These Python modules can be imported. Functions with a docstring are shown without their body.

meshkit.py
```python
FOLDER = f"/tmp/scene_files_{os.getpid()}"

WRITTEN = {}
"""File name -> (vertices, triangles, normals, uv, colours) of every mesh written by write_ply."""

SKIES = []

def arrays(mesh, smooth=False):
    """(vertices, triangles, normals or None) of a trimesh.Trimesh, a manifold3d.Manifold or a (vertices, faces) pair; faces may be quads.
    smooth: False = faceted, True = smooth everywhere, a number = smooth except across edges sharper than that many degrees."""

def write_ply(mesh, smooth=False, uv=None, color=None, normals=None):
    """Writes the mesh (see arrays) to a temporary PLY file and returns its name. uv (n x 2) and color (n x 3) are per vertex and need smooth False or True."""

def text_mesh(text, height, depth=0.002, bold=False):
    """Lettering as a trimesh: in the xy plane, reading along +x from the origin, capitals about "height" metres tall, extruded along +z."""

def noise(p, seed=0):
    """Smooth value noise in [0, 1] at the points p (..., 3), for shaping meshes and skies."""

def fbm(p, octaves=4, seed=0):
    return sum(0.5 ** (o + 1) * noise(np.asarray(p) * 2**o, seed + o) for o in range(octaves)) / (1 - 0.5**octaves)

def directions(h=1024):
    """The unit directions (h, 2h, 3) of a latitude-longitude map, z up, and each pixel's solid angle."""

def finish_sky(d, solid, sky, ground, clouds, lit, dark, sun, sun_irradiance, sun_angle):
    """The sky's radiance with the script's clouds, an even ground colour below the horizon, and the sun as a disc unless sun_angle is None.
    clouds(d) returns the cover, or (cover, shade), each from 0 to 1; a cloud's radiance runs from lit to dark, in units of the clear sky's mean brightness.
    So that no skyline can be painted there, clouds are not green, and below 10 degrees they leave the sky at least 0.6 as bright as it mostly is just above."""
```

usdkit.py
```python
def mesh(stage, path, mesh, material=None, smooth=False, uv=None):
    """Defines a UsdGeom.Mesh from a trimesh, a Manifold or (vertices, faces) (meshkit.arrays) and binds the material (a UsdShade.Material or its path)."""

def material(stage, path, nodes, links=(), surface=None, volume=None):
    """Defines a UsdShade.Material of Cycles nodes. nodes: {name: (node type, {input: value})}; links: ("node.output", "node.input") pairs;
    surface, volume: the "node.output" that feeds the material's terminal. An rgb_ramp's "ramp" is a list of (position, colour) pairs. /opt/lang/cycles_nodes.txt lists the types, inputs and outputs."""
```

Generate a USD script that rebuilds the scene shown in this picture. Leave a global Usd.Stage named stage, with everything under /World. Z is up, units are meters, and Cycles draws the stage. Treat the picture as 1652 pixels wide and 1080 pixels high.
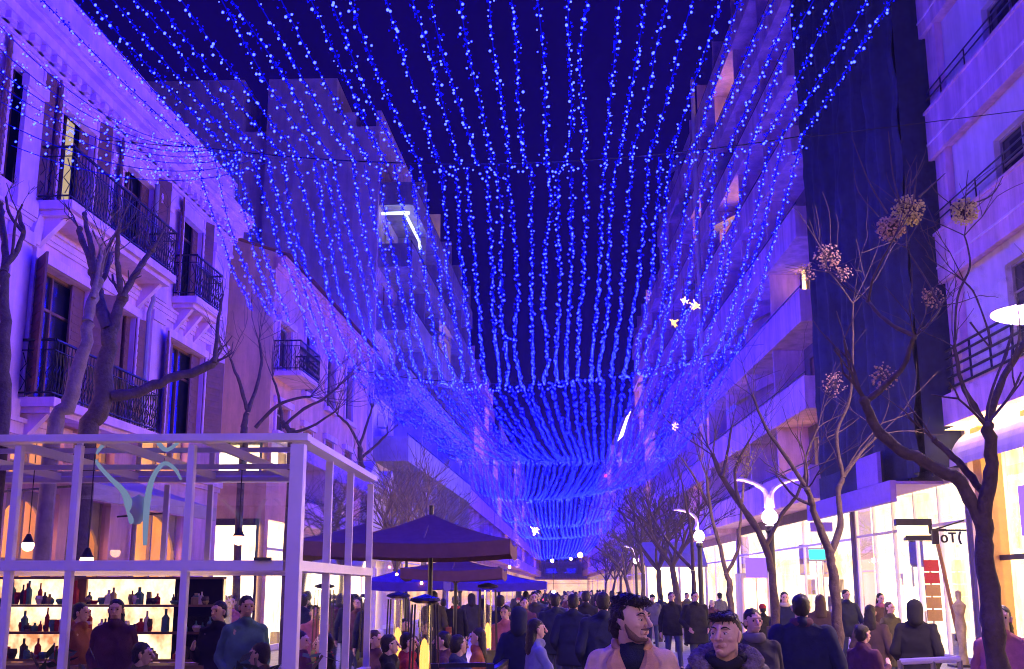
import math, random, numpy as np, trimesh, manifold3d as m3, usdkit, meshkit
from pxr import Usd, UsdGeom, UsdLux, UsdShade, Gf, Sdf, Vt
stage = Usd.Stage.CreateInMemory()
UsdGeom.SetStageUpAxis(stage, 'Z'); UsdGeom.SetStageMetersPerUnit(stage, 1.0)
WORLD = UsdGeom.Xform.Define(stage, '/World'); stage.SetDefaultPrim(WORLD.GetPrim())
UsdGeom.Scope.Define(stage, '/World/Looks')
# ---------------------------------------------------------------- camera
FPX = 1870.0; CAMZ = 1.85
PITCH = math.atan(0.2193); YAW = math.atan(0.0422 * math.cos(PITCH))
_r = np.array([math.cos(YAW), math.sin(YAW), 0])
_f = np.array([-math.sin(YAW) * math.cos(PITCH), math.cos(YAW) * math.cos(PITCH), math.sin(PITCH)])
_u = np.cross(_r, _f)
cam = UsdGeom.Camera.Define(stage, '/World/camera')
cam.CreateHorizontalApertureAttr(36.0); cam.CreateFocalLengthAttr(36.0 * FPX / 1652)
cam.CreateClippingRangeAttr(Gf.Vec2f(0.05, 2000))
cam.AddTransformOp().Set(Gf.Matrix4d(*_r, 0, *_u, 0, *(-_f), 0, 0, 0, CAMZ, 1))
cam.CreateExposureAttr(1.38)
# ---------------------------------------------------------------- night sky
SKY = usdkit.material(stage, '/World/Looks/night_sky', {
    's': ('sky_texture', {'sky_type': 'single_scattering', 'sun_disc': False, 'sun_elevation': 0.035, 'sun_rotation': 3.0}),
    'tc': ('texture_coordinate', {}),
    'n': ('noise_texture', {'scale': 3.0, 'detail': 5.0, 'roughness': 0.6}),
    'rp': ('rgb_ramp', {'ramp': [(0.3, (0.0011, 0.0003, 0.025)), (0.7, (0.0026, 0.0005, 0.042))]}),
    'mx': ('mix_color', {'blend_type': 'multiply', 'fac': 0.03}),
    'b': ('background_shader', {'strength': 1.0})},
    [('tc.generated', 'n.vector'), ('n.fac', 'rp.fac'), ('rp.color', 'mx.a'), ('s.color', 'mx.b'),
     ('mx.result', 'b.color')], surface='b.background')
dome = UsdLux.DomeLight.Define(stage, '/World/sky')
UsdShade.MaterialBindingAPI.Apply(dome.GetPrim()).Bind(SKY)
dome.GetPrim().SetCustomDataByKey('kind', 'structure')
# ---------------------------------------------------------------- helpers
def ray(px, py):
    return _r * (px - 826) / FPX + _u * (540 - py) / FPX + _f
EYE = np.array([0, 0, CAMZ])
def P(px, py, Y):
    d = ray(px, py); return EYE + d * (Y / d[1])
def PX(px, py, X):
    d = ray(px, py); return EYE + d * (X / d[0])
def norm(v):
    v = np.asarray(v, float); return v / (np.linalg.norm(v) + 1e-12)
used = {}
def numbered(parent, name):
    k = (parent, name); n = used.get(k, 0); used[k] = n + 1
    return f'{parent}/{name}' + (f'_{n:03d}' if n else '')
class MB:
    def __init__(s): s.v, s.f, s.n = [], [], 0
    def add(s, v, f):
        v = np.asarray(v, float); f = np.asarray(f, int)
        if f.shape[1] == 4: f = np.vstack([f[:, [0, 1, 2]], f[:, [0, 2, 3]]])
        s.v.append(v); s.f.append(f + s.n); s.n += len(v); return s
    HF = np.array([[0, 3, 2, 1], [4, 5, 6, 7], [0, 1, 5, 4], [1, 2, 6, 5], [2, 3, 7, 6], [3, 0, 4, 7]])
    def hexa(s, c): return s.add(c, MB.HF)
    def box(s, c, size, rz=0.0, R=None):
        x, y, z = np.asarray(size, float) / 2
        v = np.array([[-x, -y, -z], [x, -y, -z], [x, y, -z], [-x, y, -z], [-x, -y, z], [x, -y, z], [x, y, z], [-x, y, z]])
        if rz: v = v @ np.array([[math.cos(rz), math.sin(rz), 0], [-math.sin(rz), math.cos(rz), 0], [0, 0, 1]])
        if R is not None: v = v @ np.asarray(R).T
        return s.hexa(v + np.asarray(c, float))
    def quad(s, a, b, c, d): return s.add([a, b, c, d], [[0, 1, 2, 3]])
    def tube(s, pts, r, n=6):
        pts = np.asarray(pts, float); k = len(pts); r = np.broadcast_to(np.asarray(r, float), (k,))
        t = np.gradient(pts, axis=0); t /= np.linalg.norm(t, axis=1, keepdims=True) + 1e-12
        up = np.array([0, 0, 1.0]) if abs(t[0][2]) < .9 else np.array([1.0, 0, 0])
        vs = []; a0 = np.cross(up, t[0]); a0 /= np.linalg.norm(a0)
        for i in range(k):
            a0 = a0 - t[i] * (a0 @ t[i]); a0 /= np.linalg.norm(a0) + 1e-12; b0 = np.cross(t[i], a0)
            for j in range(n):
                q = 2 * math.pi * j / n; vs.append(pts[i] + r[i] * (a0 * math.cos(q) + b0 * math.sin(q)))
        f = []
        for i in range(k - 1):
            for j in range(n):
                j2 = (j + 1) % n; f.append([i * n + j, i * n + j2, (i + 1) * n + j2, (i + 1) * n + j])
        vs += [pts[0], pts[-1]]; tri = []
        for j in range(n):
            j2 = (j + 1) % n; tri += [[k * n, j2, j], [k * n + 1, (k - 1) * n + j, (k - 1) * n + j2]]
        f = np.array(f); f = np.vstack([f[:, [0, 1, 2]], f[:, [0, 2, 3]], np.array(tri)])
        return s.add(vs, f)
    def bar(s, a, b, r, n=6): return s.tube([a, b], r, n)
    def lathe(s, c, prof, n=14):
        c = np.asarray(c, float); k = len(prof); vs = []
        for (r, z) in prof:
            for j in range(n):
                q = 2 * math.pi * j / n; vs.append(c + [r * math.cos(q), r * math.sin(q), z])
        f = [[i * n + j, i * n + (j + 1) % n, (i + 1) * n + (j + 1) % n, (i + 1) * n + j] for i in range(k - 1) for j in range(n)]
        return s.add(vs, f)
    def ball(s, c, r, sub=1):
        v, f = SPH[sub]; return s.add(v * np.asarray(r) + np.asarray(c, float), f)
    def balls(s, cs, rs, sub=0):
        v, f = SPH[sub]; cs = np.asarray(cs, float); m = len(cs); rs = np.broadcast_to(np.asarray(rs, float), (m,))
        V = (v[None] * rs[:, None, None] + cs[:, None]).reshape(-1, 3)
        F = (f[None] + (np.arange(m) * len(v))[:, None, None]).reshape(-1, 3)
        return s.add(V, F)
    def tm(s, m):
        if hasattr(m, 'to_mesh'):
            q = m.to_mesh(); return s.add(q.vert_properties[:, :3], q.tri_verts)
        return s.add(m.vertices, m.faces)
    def get(s): return np.vstack(s.v), np.vstack(s.f)
_oc = trimesh.Trimesh([[1, 0, 0], [-1, 0, 0], [0, 1, 0], [0, -1, 0], [0, 0, 1], [0, 0, -1]], [[0, 2, 4], [2, 1, 4], [1, 3, 4], [3, 0, 4], [2, 0, 5], [1, 2, 5], [3, 1, 5], [0, 3, 5]], process=False)
_i0 = trimesh.creation.icosphere(subdivisions=0); _i1 = trimesh.creation.icosphere(subdivisions=1); _i2 = trimesh.creation.icosphere(subdivisions=2)
SPH = {-1: (np.array(_oc.vertices), np.array(_oc.faces)), 0: (np.array(_i0.vertices), np.array(_i0.faces)), 1: (np.array(_i1.vertices), np.array(_i1.faces)), 2: (np.array(_i2.vertices), np.array(_i2.faces))}
def spline(pts, n=4):
    pts = np.asarray(pts, float); k = len(pts)
    if k < 3: return pts
    out = []
    for i in range(k - 1):
        p0, p1, p2, p3 = pts[max(i - 1, 0)], pts[i], pts[i + 1], pts[min(i + 2, k - 1)]
        for t in np.arange(n) / n: out.append(.5 * (2 * p1 + (p2 - p0) * t + (2 * p0 - 5 * p1 + 4 * p2 - p3) * t * t + (3 * p1 - p0 - 3 * p2 + p3) * t ** 3))
    out.append(pts[-1]); return np.array(out)
class Thing:
    """an Xform at the thing's base; parts are given in world coordinates (world=True) or in the thing's own"""
    def __init__(s, name, label, cat, base=(0, 0, 0), rz=0.0, group=None, kind=None):
        s.path = numbered('/World', name); s.base = np.asarray(base, float); s.rz = rz
        x = UsdGeom.Xform.Define(stage, s.path); x.AddTranslateOp().Set(Gf.Vec3d(*map(float, s.base)))
        if rz: x.AddRotateZOp().Set(math.degrees(rz))
        tagp(x.GetPrim(), label, cat, group, kind)
    def part(s, name, mb, mat, smooth=False, world=True, under=None, label=None, kind=None):
        v, f = mb.get() if isinstance(mb, MB) else (np.asarray(mb[0]), np.asarray(mb[1]))
        if world:
            v = v - s.base
            if s.rz: c, q = math.cos(-s.rz), math.sin(-s.rz); v = v @ np.array([[c, q, 0], [-q, c, 0], [0, 0, 1]])
        path = numbered(under or s.path, name)
        m = usdkit.mesh(stage, path, (v, f), MAT[mat] if isinstance(mat, str) else mat, smooth)
        if label: m.GetPrim().SetCustomDataByKey('label', label)
        if kind: m.GetPrim().SetCustomDataByKey('kind', kind)
        return path
def tagp(p, label=None, cat=None, group=None, kind=None):
    for k, v in (('label', label), ('category', cat), ('group', group), ('kind', kind)):
        if v: p.SetCustomDataByKey(k, v)
def single(name, mb, mat, label=None, cat=None, group=None, kind=None, smooth=False):
    path = numbered('/World', name)
    m = usdkit.mesh(stage, path, mb.get() if isinstance(mb, MB) else mb, MAT[mat], smooth)
    tagp(m.GetPrim(), label, cat, group, kind); return path
# ---------------------------------------------------------------- materials
MAT = {}
def mat(name, col, rough=.7, var=.2, scale=3.0, bump=.0, bscale=30.0, metal=0.0, spec=.5, stain=0.0, rnd=0.0, extra=None):
    col = np.array(col, float)
    n = {'g': ('geometry', {}), 'n1': ('noise_texture', {'scale': scale, 'detail': 6.0, 'roughness': .65}),
         'r1': ('rgb_ramp', {'ramp': [(.25, tuple(col * (1 - var))), (.75, tuple(np.minimum(col * (1 + var), .95)))]}),
         'p': ('principled_bsdf', {'roughness': rough, 'metallic': metal, 'specular_ior_level': spec, **(extra or {})})}
    l = [('g.position', 'n1.vector'), ('n1.fac', 'r1.fac')]; out = 'r1.color'
    if stain:
        n['mp'] = ('mapping', {'scale': (1.3, 1.3, .16)}); n['n2'] = ('noise_texture', {'scale': 1.1, 'detail': 5.0, 'roughness': .7})
        n['r2'] = ('rgb_ramp', {'ramp': [(.38, (1 - stain,) * 3), (.62, (1.0,) * 3)]}); n['mx'] = ('mix_color', {'blend_type': 'multiply', 'fac': 1.0})
        l += [('g.position', 'mp.vector'), ('mp.vector', 'n2.vector'), ('n2.fac', 'r2.fac'), (out, 'mx.a'), ('r2.color', 'mx.b')]; out = 'mx.result'
    if bump:
        n['n3'] = ('noise_texture', {'scale': bscale, 'detail': 4.0}); n['b'] = ('bump', {'strength': bump, 'distance': .02})
        l += [('g.position', 'n3.vector'), ('n3.fac', 'b.height'), ('b.normal', 'p.normal')]
    l.append((out, 'p.base_color'))
    MAT[name] = usdkit.material(stage, f'/World/Looks/{name}', n, l, surface='p.BSDF'); return name
def emit(name, col, strength):
    MAT[name] = usdkit.material(stage, f'/World/Looks/{name}', {'e': ('emission', {'color': col, 'strength': strength})}, surface='e.emission'); return name
def emit_var(name, c0, c1, strength, scale=1.2, zs=1.0):
    """a lit interior: brightness and tint vary as lit goods and walls do"""
    MAT[name] = usdkit.material(stage, f'/World/Looks/{name}', {'g': ('geometry', {}), 'm': ('mapping', {'scale': (1, 1, zs)}), 'n': ('noise_texture', {'scale': scale, 'detail': 4.0, 'roughness': .7}),
        'r': ('rgb_ramp', {'ramp': [(.35, c0), (.6, c1)]}), 'e': ('emission', {'strength': strength})},
        [('g.position', 'm.vector'), ('m.vector', 'n.vector'), ('n.fac', 'r.fac'), ('r.color', 'e.color')], surface='e.emission'); return name
mat('plaster_violet_light', (.78, .44, .70), .85, .14, 2.5, .25, 40, stain=.32)  # violet of the street lights is put into this plaster colour
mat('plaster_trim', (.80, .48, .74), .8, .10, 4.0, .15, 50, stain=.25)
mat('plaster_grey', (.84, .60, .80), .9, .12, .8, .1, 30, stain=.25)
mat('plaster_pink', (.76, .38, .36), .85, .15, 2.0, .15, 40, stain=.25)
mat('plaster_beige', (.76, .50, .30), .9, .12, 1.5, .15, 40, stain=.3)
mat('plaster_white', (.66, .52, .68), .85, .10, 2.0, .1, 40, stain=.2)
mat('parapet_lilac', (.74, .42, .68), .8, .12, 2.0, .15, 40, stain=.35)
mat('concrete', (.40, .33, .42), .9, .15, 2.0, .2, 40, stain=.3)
mat('dark_wall', (.14, .10, .15), .9, .2, 2.0)
mat('roof_tile', (.22, .09, .07), .85, .3, 4.0, .4, 12)
mat('window_glass', (.015, .015, .03), .08, .2, 1.0)
mat('window_frame', (.30, .22, .22), .6, .15, 6.0)
mat('white_frame', (.75, .66, .72), .45, .06, 6.0)
mat('shutter_brown', (.20, .085, .06), .6, .25, 6.0, .2, 40)
mat('iron', (.018, .016, .022), .45, .3, 10.0, metal=.3)
mat('pipe', (.30, .24, .32), .5, .1, 4.0)
mat('kiosk_white', (.78, .66, .74), .35, .05, 5.0, .03, 60)
mat('bark', (.11, .075, .065), .9, .4, 9.0, .8, 28)
mat('bark_pale', (.26, .19, .16), .9, .3, 9.0, .5, 30)
mat('twig', (.12, .08, .075), .9, .3, 9.0)
mat('berry', (.85, .62, .20), .6, .35, 25.0)
mat('berry_dull', (.60, .38, .22), .7, .35, 25.0)
mat('net', (.030, .034, .080), .9, .35, .9, .5, 90, stain=.35)
mat('parasol_cloth', (.16, .07, .085), .85, .15, 6.0, .2, 120)
mat('parasol_violet', (.10, .05, .42), .85, .15, 6.0, .2, 120)
mat('awning_violet', (.30, .16, .55), .8, .1, 4.0, .1, 80)
mat('awning_grey', (.40, .32, .42), .85, .12, 4.0, .1, 80)
mat('steel', (.55, .48, .50), .3, .1, 8.0, metal=.9)
mat('dark_metal', (.04, .035, .045), .4, .2, 8.0, metal=.5)
mat('wicker', (.075, .045, .075), .8, .4, 40.0, .8, 60)
mat('wood', (.30, .16, .08), .6, .25, 8.0, .2, 50)
mat('ground_slab', (.30, .26, .28), .55, .2, 1.2, .3, 14)
mat('skin', (.70, .44, .34), .5, .08, 30.0, extra={'subsurface_weight': .12, 'subsurface_scale': .01})
mat('skin_lips', (.42, .17, .15), .45, .1, 40.0)
mat('eye_white', (.75, .72, .70), .2, .02, 10.0)
mat('eye_dark', (.02, .012, .01), .15, .1, 10.0)
mat('hair_dark', (.016, .010, .010), .5, .4, 80.0, .6, 120)
mat('hair_brown', (.07, .035, .02), .5, .4, 60.0, .6, 120)
mat('stubble', (.15, .085, .068), .8, .35, 160.0, .3, 300)
for nm, c in dict(camel=(.80, .53, .35), navy=(.012, .016, .050), black=(.012, .011, .015), charcoal=(.045, .04, .05), grey=(.16, .14, .16), brown=(.10, .06, .045), plum=(.10, .03, .06), rose=(.50, .17, .20),
                  paleblue=(.22, .23, .42), denim=(.05, .06, .13), olive=(.09, .08, .045), cream=(.55, .46, .36), red=(.42, .03, .04), rust=(.35, .10, .04), teal=(.10, .22, .25)).items():
    mat('cloth_' + nm, c, .9, .22, 12.0, .35, 160)
mat('fleece', (.19, .15, .165), .95, .45, 45.0, 1.0, 70)
mat('sign_dark', (.03, .025, .025), .5, .1, 6.0)
mat('sign_red', (.55, .03, .03), .5, .1, 6.0)
mat('sign_wood', (.50, .26, .08), .5, .15, 6.0)
mat('goods', (.35, .26, .15), .7, .6, 2.5)
mat('goods_dark', (.06, .045, .05), .7, .6, 2.5)
mat('plant', (.035, .06, .02), .7, .4, 8.0)
def glassmat(name, tint, gl=1.0, rough=.02):
    MAT[name] = usdkit.material(stage, f'/World/Looks/{name}', {'f': ('fresnel', {'IOR': 1.5}), 'm': ('math', {'math_type': 'multiply', 'value2': gl}), 't': ('transparent_bsdf', {'color': tint}), 'g': ('glossy_bsdf', {'roughness': rough, 'color': (1, 1, 1)}), 'x': ('mix_closure', {})},
        [('f.fac', 'm.value1'), ('m.value', 'x.fac'), ('t.BSDF', 'x.closure1'), ('g.BSDF', 'x.closure2')], surface='x.closure')
glassmat('pane_clear', (.95, .94, .98), 3.2)
glassmat('pane_shop', (.97, .97, .97), .6)
# light givers
LED = 60.0
emit('led_blue', (.0007, .0013, 1.0), LED)
emit('led_core', (.0018, .0028, 1.0), LED * 1.1)
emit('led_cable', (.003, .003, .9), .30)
emit('lamp_white', (1.0, .62, .70), 130.0)
emit('lamp_warm', (1.0, .42, .20), 5.0)
emit('flame', (1.0, .34, .07), 1.25)
emit('star_yellow', (1.0, .50, .10), 2.2)
emit('star_white', (1.0, .80, .95), 3.0)
emit('tube_white', (.70, .85, 1.0), 1.6)
emit('win_warm', (1.0, .60, .22), 1.6)
emit('sign_cyan', (.05, .75, .62), 1.0)
emit('sign_violet', (.24, .10, .85), .8)
emit('sign_magenta', (.95, .05, .22), 1.6)
emit_var('shop_white', (1.0, .58, .20), (1.0, .86, .54), 2.0, .9, .6)
emit_var('shop_yellow', (1.0, .40, .06), (1.0, .78, .34), 3.0, .7, .5)
emit_var('shop_far', (.9, .35, .22), (1.0, .60, .36), .6, .35)
emit_var('shop_orange', (.75, .18, .03), (1.0, .55, .18), 2.0, 1.6, .5)
emit_var('shop_cream', (.9, .42, .18), (1.0, .74, .40), 2.2, 1.3, .8)
emit_var('bar_glow', (.35, .13, .05), (1.0, .70, .38), 1.25, 2.2, .8)
emit('win_dim', (1.0, .72, .45), .22)
emit('led_halo', (.002, .003, 1.0), 1.1)  # glow halo of the strings, not separate bulbs
emit_var('shop_mixed', (.30, .12, .10), (1.0, .84, .62), 1.9, 1.4, .7)
# ---------------------------------------------------------------- facade frame
class Fac:
    def __init__(s, A, B, side):
        s.A = np.array([*A, 0.0]); s.U = norm(np.array([*B, 0.0]) - s.A); s.L = np.linalg.norm(np.subtract(B, A))
        s.N = np.array([s.U[1], -s.U[0], 0]) * side     # side=+1: street is to the right of A->B
    def p(s, u, d, z): return s.A + s.U * u + s.N * d + np.array([0, 0, z])
    def box(s, mb, u0, u1, d0, d1, z0, z1):
        return mb.hexa([s.p(u0, d0, z0), s.p(u1, d0, z0), s.p(u1, d1, z0), s.p(u0, d1, z0), s.p(u0, d0, z1), s.p(u1, d0, z1), s.p(u1, d1, z1), s.p(u0, d1, z1)])
    def quad(s, mb, u0, u1, d, z0, z1): return mb.quad(s.p(u0, d, z0), s.p(u1, d, z0), s.p(u1, d, z1), s.p(u0, d, z1))
    def hit(s, px, py, d=0.0):
        q = ray(px, py); o = s.A + s.N * d; t = ((o - EYE) @ s.N) / (q @ s.N); h = EYE + q * t
        return (h - s.A) @ s.U, h[2]
    def holed(s, mb, u0, u1, z0, z1, holes, depth=.25, d=0.0):
        us = sorted({u0, u1, *[min(max(h[k], u0), u1) for h in holes for k in (0, 1)]}); zs = sorted({z0, z1, *[min(max(h[k], z0), z1) for h in holes for k in (2, 3)]})
        for a, b in zip(us, us[1:]):
            for c, e in zip(zs, zs[1:]):
                mu, mz = (a + b) / 2, (c + e) / 2
                if b - a > 1e-6 and e - c > 1e-6 and not any(h[0] < mu < h[1] and h[2] < mz < h[3] for h in holes): s.quad(mb, a, b, d, c, e)
        for (a, b, c, e) in [h[:4] for h in holes]:
            q = lambda u, dd, z: s.p(u, d - dd, z)
            mb.quad(q(a, 0, c), q(a, depth, c), q(a, depth, e), q(a, 0, e)); mb.quad(q(b, depth, c), q(b, 0, c), q(b, 0, e), q(b, depth, e))
            mb.quad(q(a, 0, c), q(b, 0, c), q(b, depth, c), q(a, depth, c)); mb.quad(q(a, depth, e), q(b, depth, e), q(b, 0, e), q(a, 0, e))
        return mb
    def shell(s, mb, u0, u1, depth, z0, z1):
        q = s.p
        mb.quad(q(u0, 0, z0), q(u0, -depth, z0), q(u0, -depth, z1), q(u0, 0, z1)); mb.quad(q(u1, -depth, z0), q(u1, 0, z0), q(u1, 0, z1), q(u1, -depth, z1))
        mb.quad(q(u0, -depth, z0), q(u1, -depth, z0), q(u1, -depth, z1), q(u0, -depth, z1)); mb.quad(q(u0, 0, z1), q(u1, 0, z1), q(u1, -depth, z1), q(u0, -depth, z1))
        return mb
def window(T, F, u0, u1, z0, z1, d=-.2, fr=.06, mull=1, trans=True, frame='window_frame', glass='window_glass', name='window', label=None):
    m = MB()
    F.box(m, u0, u0 + fr, d, d + .06, z0, z1); F.box(m, u1 - fr, u1, d, d + .06, z0, z1)
    F.box(m, u0 + fr, u1 - fr, d, d + .06, z1 - fr, z1); F.box(m, u0 + fr, u1 - fr, d, d + .06, z0, z0 + fr)
    for k in range(mull):
        c = u0 + (u1 - u0) * (k + 1) / (mull + 1); F.box(m, c - fr / 2, c + fr / 2, d, d + .055, z0 + fr, z1 - fr)
    if trans:
        zt = z0 + (z1 - z0) * .72; F.box(m, u0 + fr, u1 - fr, d + .002, d + .05, zt - .025, zt + .025)
    w = T.part(name, m, frame, label=label)
    g = MB(); F.quad(g, u0, u1, d + .01, z0, z1); T.part('pane', g, glass, under=w)
    return w
HAZE = .0006
# ================================================================ ground
gm = MB()
gm.quad((-120, -60, 0), (120, -60, 0), (120, 600, 0), (-120, 600, 0))
MAT['paving'] = usdkit.material(stage, '/World/Looks/paving', {'g': ('geometry', {}), 'b': ('brick_texture', {'scale': 1.0, 'brick_width': .6, 'row_height': .4, 'mortar_size': .012, 'color1': (.26, .22, .23), 'color2': (.33, .29, .30), 'mortar': (.10, .09, .09)}),
    'n': ('noise_texture', {'scale': 1.5, 'detail': 6.0}), 'r': ('rgb_ramp', {'ramp': [(.3, (.7, .7, .7)), (.7, (1.1, 1.1, 1.1))]}), 'm': ('mix_color', {'blend_type': 'multiply', 'fac': 1.0}), 'bp': ('bump', {'strength': .4, 'distance': .01}), 'p': ('principled_bsdf', {'roughness': .42})},
    [('g.position', 'b.vector'), ('g.position', 'n.vector'), ('n.fac', 'r.fac'), ('b.color', 'm.a'), ('r.color', 'm.b'), ('m.result', 'p.base_color'), ('b.fac', 'bp.height'), ('bp.normal', 'p.normal')], surface='p.BSDF')
single('ground', gm, 'paving', kind='structure')
# ================================================================ facade lines
XL = lambda y: -9.0 + .03 * (min(y, 80) - 30) + .01 * max(0, y - 80)
XR = lambda y: 10.1 - .035 * (min(y, 80) - 29) - .012 * max(0, y - 80)
FL = lambda y0, y1: Fac((XL(y0), y0), (XL(y1), y1), 1)
FR = lambda y0, y1: Fac((XR(y0), y0), (XR(y1), y1), -1)
def railing(T, F, u0, u1, dout, z, h=1.0, name='railing', step=.13, under=None, fancy=True):
    m = MB()
    segs = [(F.p(u0, .03, z), F.p(u0, dout, z)), (F.p(u0, dout, z), F.p(u1, dout, z)), (F.p(u1, dout, z), F.p(u1, .03, z))]
    for a, b in segs:
        L = np.linalg.norm(b - a); k = max(1, int(L / step))
        for hh, r in ((h, .028), (h * .82, .012), (.08, .018)): m.bar(a + [0, 0, hh], b + [0, 0, hh], r, 5)
        for i in range(k + 1):
            c = a + (b - a) * i / k; m.bar(c, c + [0, 0, h], .010, 4)
            if fancy and i < k:
                e = c + (b - a) / k * .5; q = (b - a) / L * step * .45
                m.tube([e + [0, 0, .12] - q * .2, e + [0, 0, .28] + q, e + [0, 0, .42] - q, e + [0, 0, .58] + q, e + [0, 0, .78] - q * .2], .010, 4)
    return T.part(name, m, 'iron', under=under)
def shopfront(T, F, u0, u1, z1, glow, depth=1.0, bays=3, fr=.06, frame='white_frame', z0=0.0, goods=None, seed=0, header=None):
    """an open lit shop: recess with lit back wall, frame, panes and goods"""
    rg = random.Random(seed); m = MB(); q = F.p; depth = min(depth, .55)
    F.quad(m, u0, u1, -depth, z0, z1); m.quad(q(u0, -.02, z1), q(u1, -.02, z1), q(u1, -depth, z1), q(u0, -depth, z1))
    T.part('lit_interior', m, glow)
    m = MB(); m.quad(q(u0, 0, z0), q(u0, -depth, z0), q(u0, -depth, z1), q(u0, 0, z1)); m.quad(q(u1, 0, z0), q(u1, -depth, z0), q(u1, -depth, z1), q(u1, 0, z1)); T.part('side_wall', m, 'plaster_white', kind='stuff')
    fm = MB(); w = (u1 - u0) / bays
    for i in range(bays + 1):
        c = u0 + i * w; c = min(max(c, u0 + fr / 2), u1 - fr / 2); F.box(fm, c - fr / 2, c + fr / 2, -.12, -.02, z0, z1)
    zt = z0 + (z1 - z0) * .78
    F.box(fm, u0, u1, -.11, -.03, zt - .04, zt + .04); F.box(fm, u0, u1, -.115, -.025, z0, z0 + .18)
    s = T.part('shop_frame', fm, frame)
    g = MB(); F.quad(g, u0, u1, -.07, z0, z1); T.part('pane', g, 'pane_shop', under=s)
    if goods:
        for mt in ('goods', 'goods_dark'):
            k = MB(); n = 0
            for i in range(int((u1 - u0) * goods)):
                c = rg.uniform(u0 + .3, u1 - .3); h = rg.uniform(.3, 1.7); ww = rg.uniform(.12, .4)
                b = z0 + (0 if rg.random() < .7 else rg.uniform(1.6, 2.4))
                F.box(k, c - ww, c + ww, -depth + .08, -depth + .3, b, min(b + h, z1 - .2)); n += 1
            if n: T.part('goods', k, mt, kind='stuff')
def roofstuff(T, F, u0, u1, z, seed):
    rg = random.Random(seed); m = MB()
    F.box(m, u0, u1, -.25, .0, z, z + .9); T.part('parapet', m, 'plaster_grey')
    c = rg.uniform(u0 + 2, u1 - 3); m = MB(); F.box(m, c, c + 3.5, -6, -2.5, z, z + 2.6); T.part('roof_hut', m, 'plaster_grey')
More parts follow.
